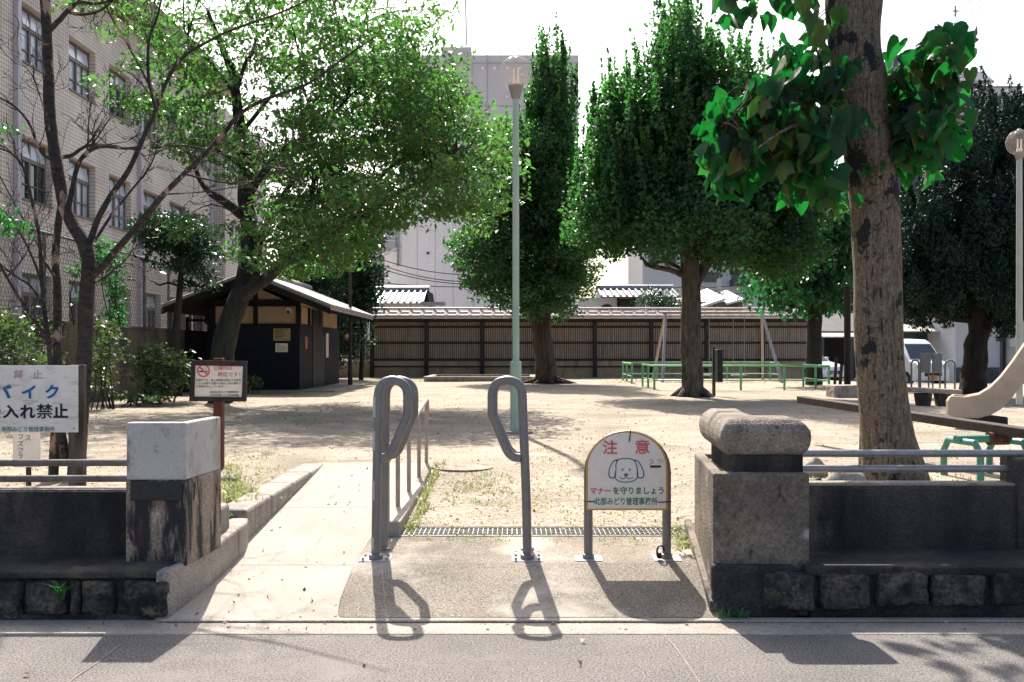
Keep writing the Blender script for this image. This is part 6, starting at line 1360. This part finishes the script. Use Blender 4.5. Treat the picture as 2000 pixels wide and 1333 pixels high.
# ---- shrubs on the left
def shrub(name, lab, px, Yq, lob, n_, per, rad, size, m, stems=9, base=.35, cat='shrub', asp=.5):
    t = thing(name, lab, cat, (PX(px, Yq), Yq, base)); c = lobe_points(lob, n_, nr, Yq, .55, .25); sm = MB()
    for q in range(stems):
        e = c[rg.randrange(len(c))]; b0 = Vector((PX(px, Yq) + rg.uniform(-.25, .25), Yq + rg.uniform(-.2, .2), base - .05)); mid = b0.lerp(Vector(e), .5) + Vector((rg.gauss(0, .08), rg.gauss(0, .08), .1))
        sm.tube(smooth_path([b0, mid, Vector(e)], 4), [.018 * (1 - .8 * j / 8) for j in range(9)], 5, caps=False)
    sm.build('stem', M['bark_dark'], t); leaves_obj('foliage', clumps(c, per, rad, nr, .6), size, m, t, nr, droop=.25, aspect=asp, upn=.8); return t
shrub('shrub', 'leafy pale-tipped shrub against the old wall at the left edge behind the bare tree', 40, 17.5, [(30, 640, 60, 50), (60, 700, 60, 50), (0, 690, 50, 80), (90, 620, 50, 30)], 90, 15, .3, .10, M['leaf_shrub'])
shrub('shrub', 'leggy pale-leaved shrub just right of the bare tree trunk', 205, 19.5, [(205, 650, 28, 35), (200, 710, 22, 40), (215, 685, 22, 30), (195, 740, 20, 30)], 48, 13, .25, .10, M['leaf_shrub'])
shrub('shrub', 'green bush with long glossy leaves left of the no smoking notice', 300, 21.5, [(300, 690, 42, 25), (275, 720, 30, 35), (330, 720, 40, 40), (360, 715, 22, 25), (310, 750, 45, 25)], 100, 17, .28, .14, M['leaf_shrub'], asp=.34)
shrub('shrub', 'low pale-leaved plant at the foot of the left wall', 258, 20.5, [(258, 776, 20, 10), (300, 780, 26, 8), (235, 774, 12, 8)], 36, 14, .16, .085, M['leaf_shrub'], 5)
shrub('ivy_plant', 'bright green ivy clump climbing a post of the chain-link fence', 225, 23.0, [(212, 500, 26, 32), (225, 560, 9, 40), (222, 620, 8, 30)], 70, 18, .25, .10, M['leaf_weed'], 3, 2.1, 'climber')
shrub('ivy_plant', 'small ivy strand clinging beside the bare tree trunk', 153, 21.0, [(152, 530, 6, 25), (153, 580, 5, 25)], 20, 9, .15, .09, M['leaf_weed'], 2, 2.1, 'climber')
shrub('shrub', 'tangled dry shrub in the shade under the small dark tree', 345, 25.5, [(330, 760, 30, 25), (380, 740, 20, 25)], 50, 16, .3, .10, M['leaf_dark'])
shrub('shrub', 'small dark bush at the base of the toilet hut front wall', 492, 27.0, [(492, 748, 14, 16)], 22, 18, .2, .09, M['leaf_shrub'], 4)
# weeds
def tuft(mb_v, mb_f, c, h, n_, spread, rng):
    for _ in range(n_):
        a = rng.uniform(0, 6.283); r_ = abs(rng.normal(0, spread)); p = np.array([c[0] + r_ * math.cos(a), c[1] + r_ * math.sin(a), c[2]]); L_ = h * rng.uniform(.4, 1.2); d = np.array([rng.normal(0, .4), rng.normal(0, .4), 1.0]); s = np.array([math.cos(a + 1.2), math.sin(a + 1.2), 0]) * (.0035 + .02 * L_)
        b = len(mb_v); mid = p + d * L_ * .6; tip = p + d * L_ + np.array([d[0] * .5 * L_, d[1] * .5 * L_, -.25 * L_]); mb_v += [p - s * .7, p + s * .7, mid + s, mid - s, tip, tip]; mb_f += [(b, b + 1, b + 2, b + 3), (b + 3, b + 2, b + 4, b + 5)]
def grass(name, items, m, parent=None):
    v = []; f_ = []
    for (c, h, n_, s) in items: tuft(v, f_, c, h, n_, s, nr)
    o3 = np.array(org(parent)) if parent else np.zeros(3)
    return raw_mesh(name, np.array(v) - o3, np.array(f_), m, parent, o3)
t = thing('weed', 'spiky green weed growing from the stones of the left wall', 'weed', tuple(P(118, 1165, 5.38)))
MB().cyl(P(118, 1172, 5.40), P(118, 1158, 5.36), .004, 6).build('stem', M['leaf_weed'], t)
grass('leaf_blades', [(P(118, 1158 + q * 3, 5.35), .075, 14, .012) for q in range(5)], M['leaf_weed'], t)
t = tag(grass('weed', [(P(1410 + q * 8, 1203 + q * .4, 5.38), .05, 9, .02) for q in range(7)], M['leaf_weed']), 'low grassy weed at the foot of the brown gate pillar by the gutter', 'weed')
t = tag(grass('weed', [(P(445 + q * 3, 1010, 6.9), .05, 5, .02) for q in range(3)], M['leaf_weed']), 'tiny green sprig between the left pillar and the ramp kerb', 'weed')
it = []
def patch(px0, px1, py0, py1, n_, h, k=7, s=.03):
    for _ in range(n_):
        px = nr.uniform(px0, px1); py = nr.uniform(py0, py1); y = 2138 / (py - 690); x = PX(px, y); it.append(((x, y, gz(x, y) - .005), h * nr.uniform(.5, 1.3), k, s))
patch(440, 470, 900, 985, 120, .04); patch(430, 560, 880, 960, 260, .03, 5, .05); patch(435, 500, 945, 980, 60, .09, 8)
for _ in range(300):
    x = nr.uniform(-4.4, -2.2); y = nr.uniform(6.0, 6.9); it.append(((x, y, .35), .10 * nr.uniform(.4, 1.6), 7, .03))
for _ in range(150):
    x = nr.uniform(-5.0, -2.2); y = nr.uniform(6.5, 9.6); it.append(((x, y, .35), .03 * nr.uniform(.5, 1.5), 6, .05))
for _ in range(110): y = nr.uniform(6.95, 9.9); it.append(((-.74 + abs(nr.normal(0, .04)), y, gz(-.7, y) - .01), .06 * nr.uniform(.4, 1.5), 7, .02))
patch(870, 1000, 915, 965, 100, .035, 8, .06); patch(1030, 1220, 875, 965, 190, .026, 6, .07); patch(1050, 1345, 940, 1020, 150, .024, 6, .06); patch(1320, 1350, 990, 1030, 20, .06, 8, .03); patch(880, 960, 930, 945, 14, .05, 8, .04); patch(790, 1000, 975, 1018, 70, .024, 6, .05); patch(1020, 1070, 830, 850, 26, .05, 6, .06); patch(200, 320, 815, 845, 90, .03, 5, .08); patch(1540, 1900, 925, 950, 80, .04, 5, .05); patch(690, 830, 738, 747, 200, .07, 7, .2); patch(1180, 1560, 744, 750, 260, .09, 7, .25)
stuff(grass('grass', it, M['grass_dry']))
# fallen leaves and grit scattered over the sand and the ramp
pl = []
for _ in range(1500):
    y = 7 + 30 * nr.uniform(0, 1) ** 1.3; x = nr.uniform(-9, 11) * (y / 37 * .75 + .25)
    if (-1.95 < x < -.75 and y < 10) or (abs(x) < 1.3 and y < 7.12): continue
    pl.append((x, y, gz(x, y) + .006))
for _ in range(700):
    y = nr.uniform(14, 27); x = nr.normal(-4.5, 2.2); pl.append((x, y, gz(x, y) + .008))
for _ in range(28):
    y = nr.uniform(5.5, 9.8); x = nr.uniform(-1.75, -1.0); pl.append((x, y, rz(y) + .006))
for q in ((600, 1225, .01), (595, 1160, .04), (380, 1110, .1), (655, 1195, .05)):
    y = 1.42 * F / (q[1] - 690); pl.append((PX(q[0], y), y, q[2] + .012))
for _ in range(16): pl.append((nr.uniform(-3, 4), nr.uniform(4.0, 5.3), .012))
stuff(leaves_obj('fallen_leaves', np.array(pl), .027, M['litter'], None, nr, droop=0, aspect=.55, upn=6, sv=.6, fold=.5))

# loose grit on the sand, the ramp edge and the gutter
def gravel():
    n = 7000; y = 5.2 + 14 * nr.uniform(0, 1, n) ** 1.6; x = nr.uniform(-1, 1, n) * (y * .55); z = np.zeros(n); keep = np.ones(n, bool)
    for i in range(n):
        if y[i] < 5.4: z[i] = .004; keep[i] = nr.uniform() < .3
        elif -1.9 < x[i] < -.98 and y[i] < 9.9: z[i] = rz(y[i]); keep[i] = nr.uniform() < .12
        elif y[i] < 7.12: keep[i] = False
        elif -1.95 < x[i] < -.76 and y[i] < 10.05: keep[i] = False
        else: z[i] = gz(x[i], y[i])
    x, y, z = x[keep], y[keep], z[keep]; n = len(x); s = .004 + .010 * nr.uniform(0, 1, n) ** 3
    base = np.array([(-1, -1, -.3), (1, -.8, -.3), (1.1, 1, -.3), (-.9, 1, -.3), (-.5, -.5, .8), (.6, -.4, .7), (.5, .6, .8), (-.4, .5, .7)])
    v = base[None] * s[:, None, None] * nr.uniform(.7, 1.3, (n, 8, 3)); a = nr.uniform(0, 6.28, n); ca, sa = np.cos(a)[:, None], np.sin(a)[:, None]
    v = np.stack([v[:, :, 0] * ca - v[:, :, 1] * sa, v[:, :, 0] * sa + v[:, :, 1] * ca, v[:, :, 2]], 2) + np.stack([x, y, z], 1)[:, None]
    fq = np.array([(4, 5, 6, 7), (0, 1, 5, 4), (1, 2, 6, 5), (2, 3, 7, 6), (3, 0, 4, 7)])
    return raw_mesh('gravel', v.reshape(-1, 3), (fq[None] + (np.arange(n) * 8)[:, None, None]).reshape(-1, 4), M['gravel'], None, np.zeros(3))
stuff(gravel())
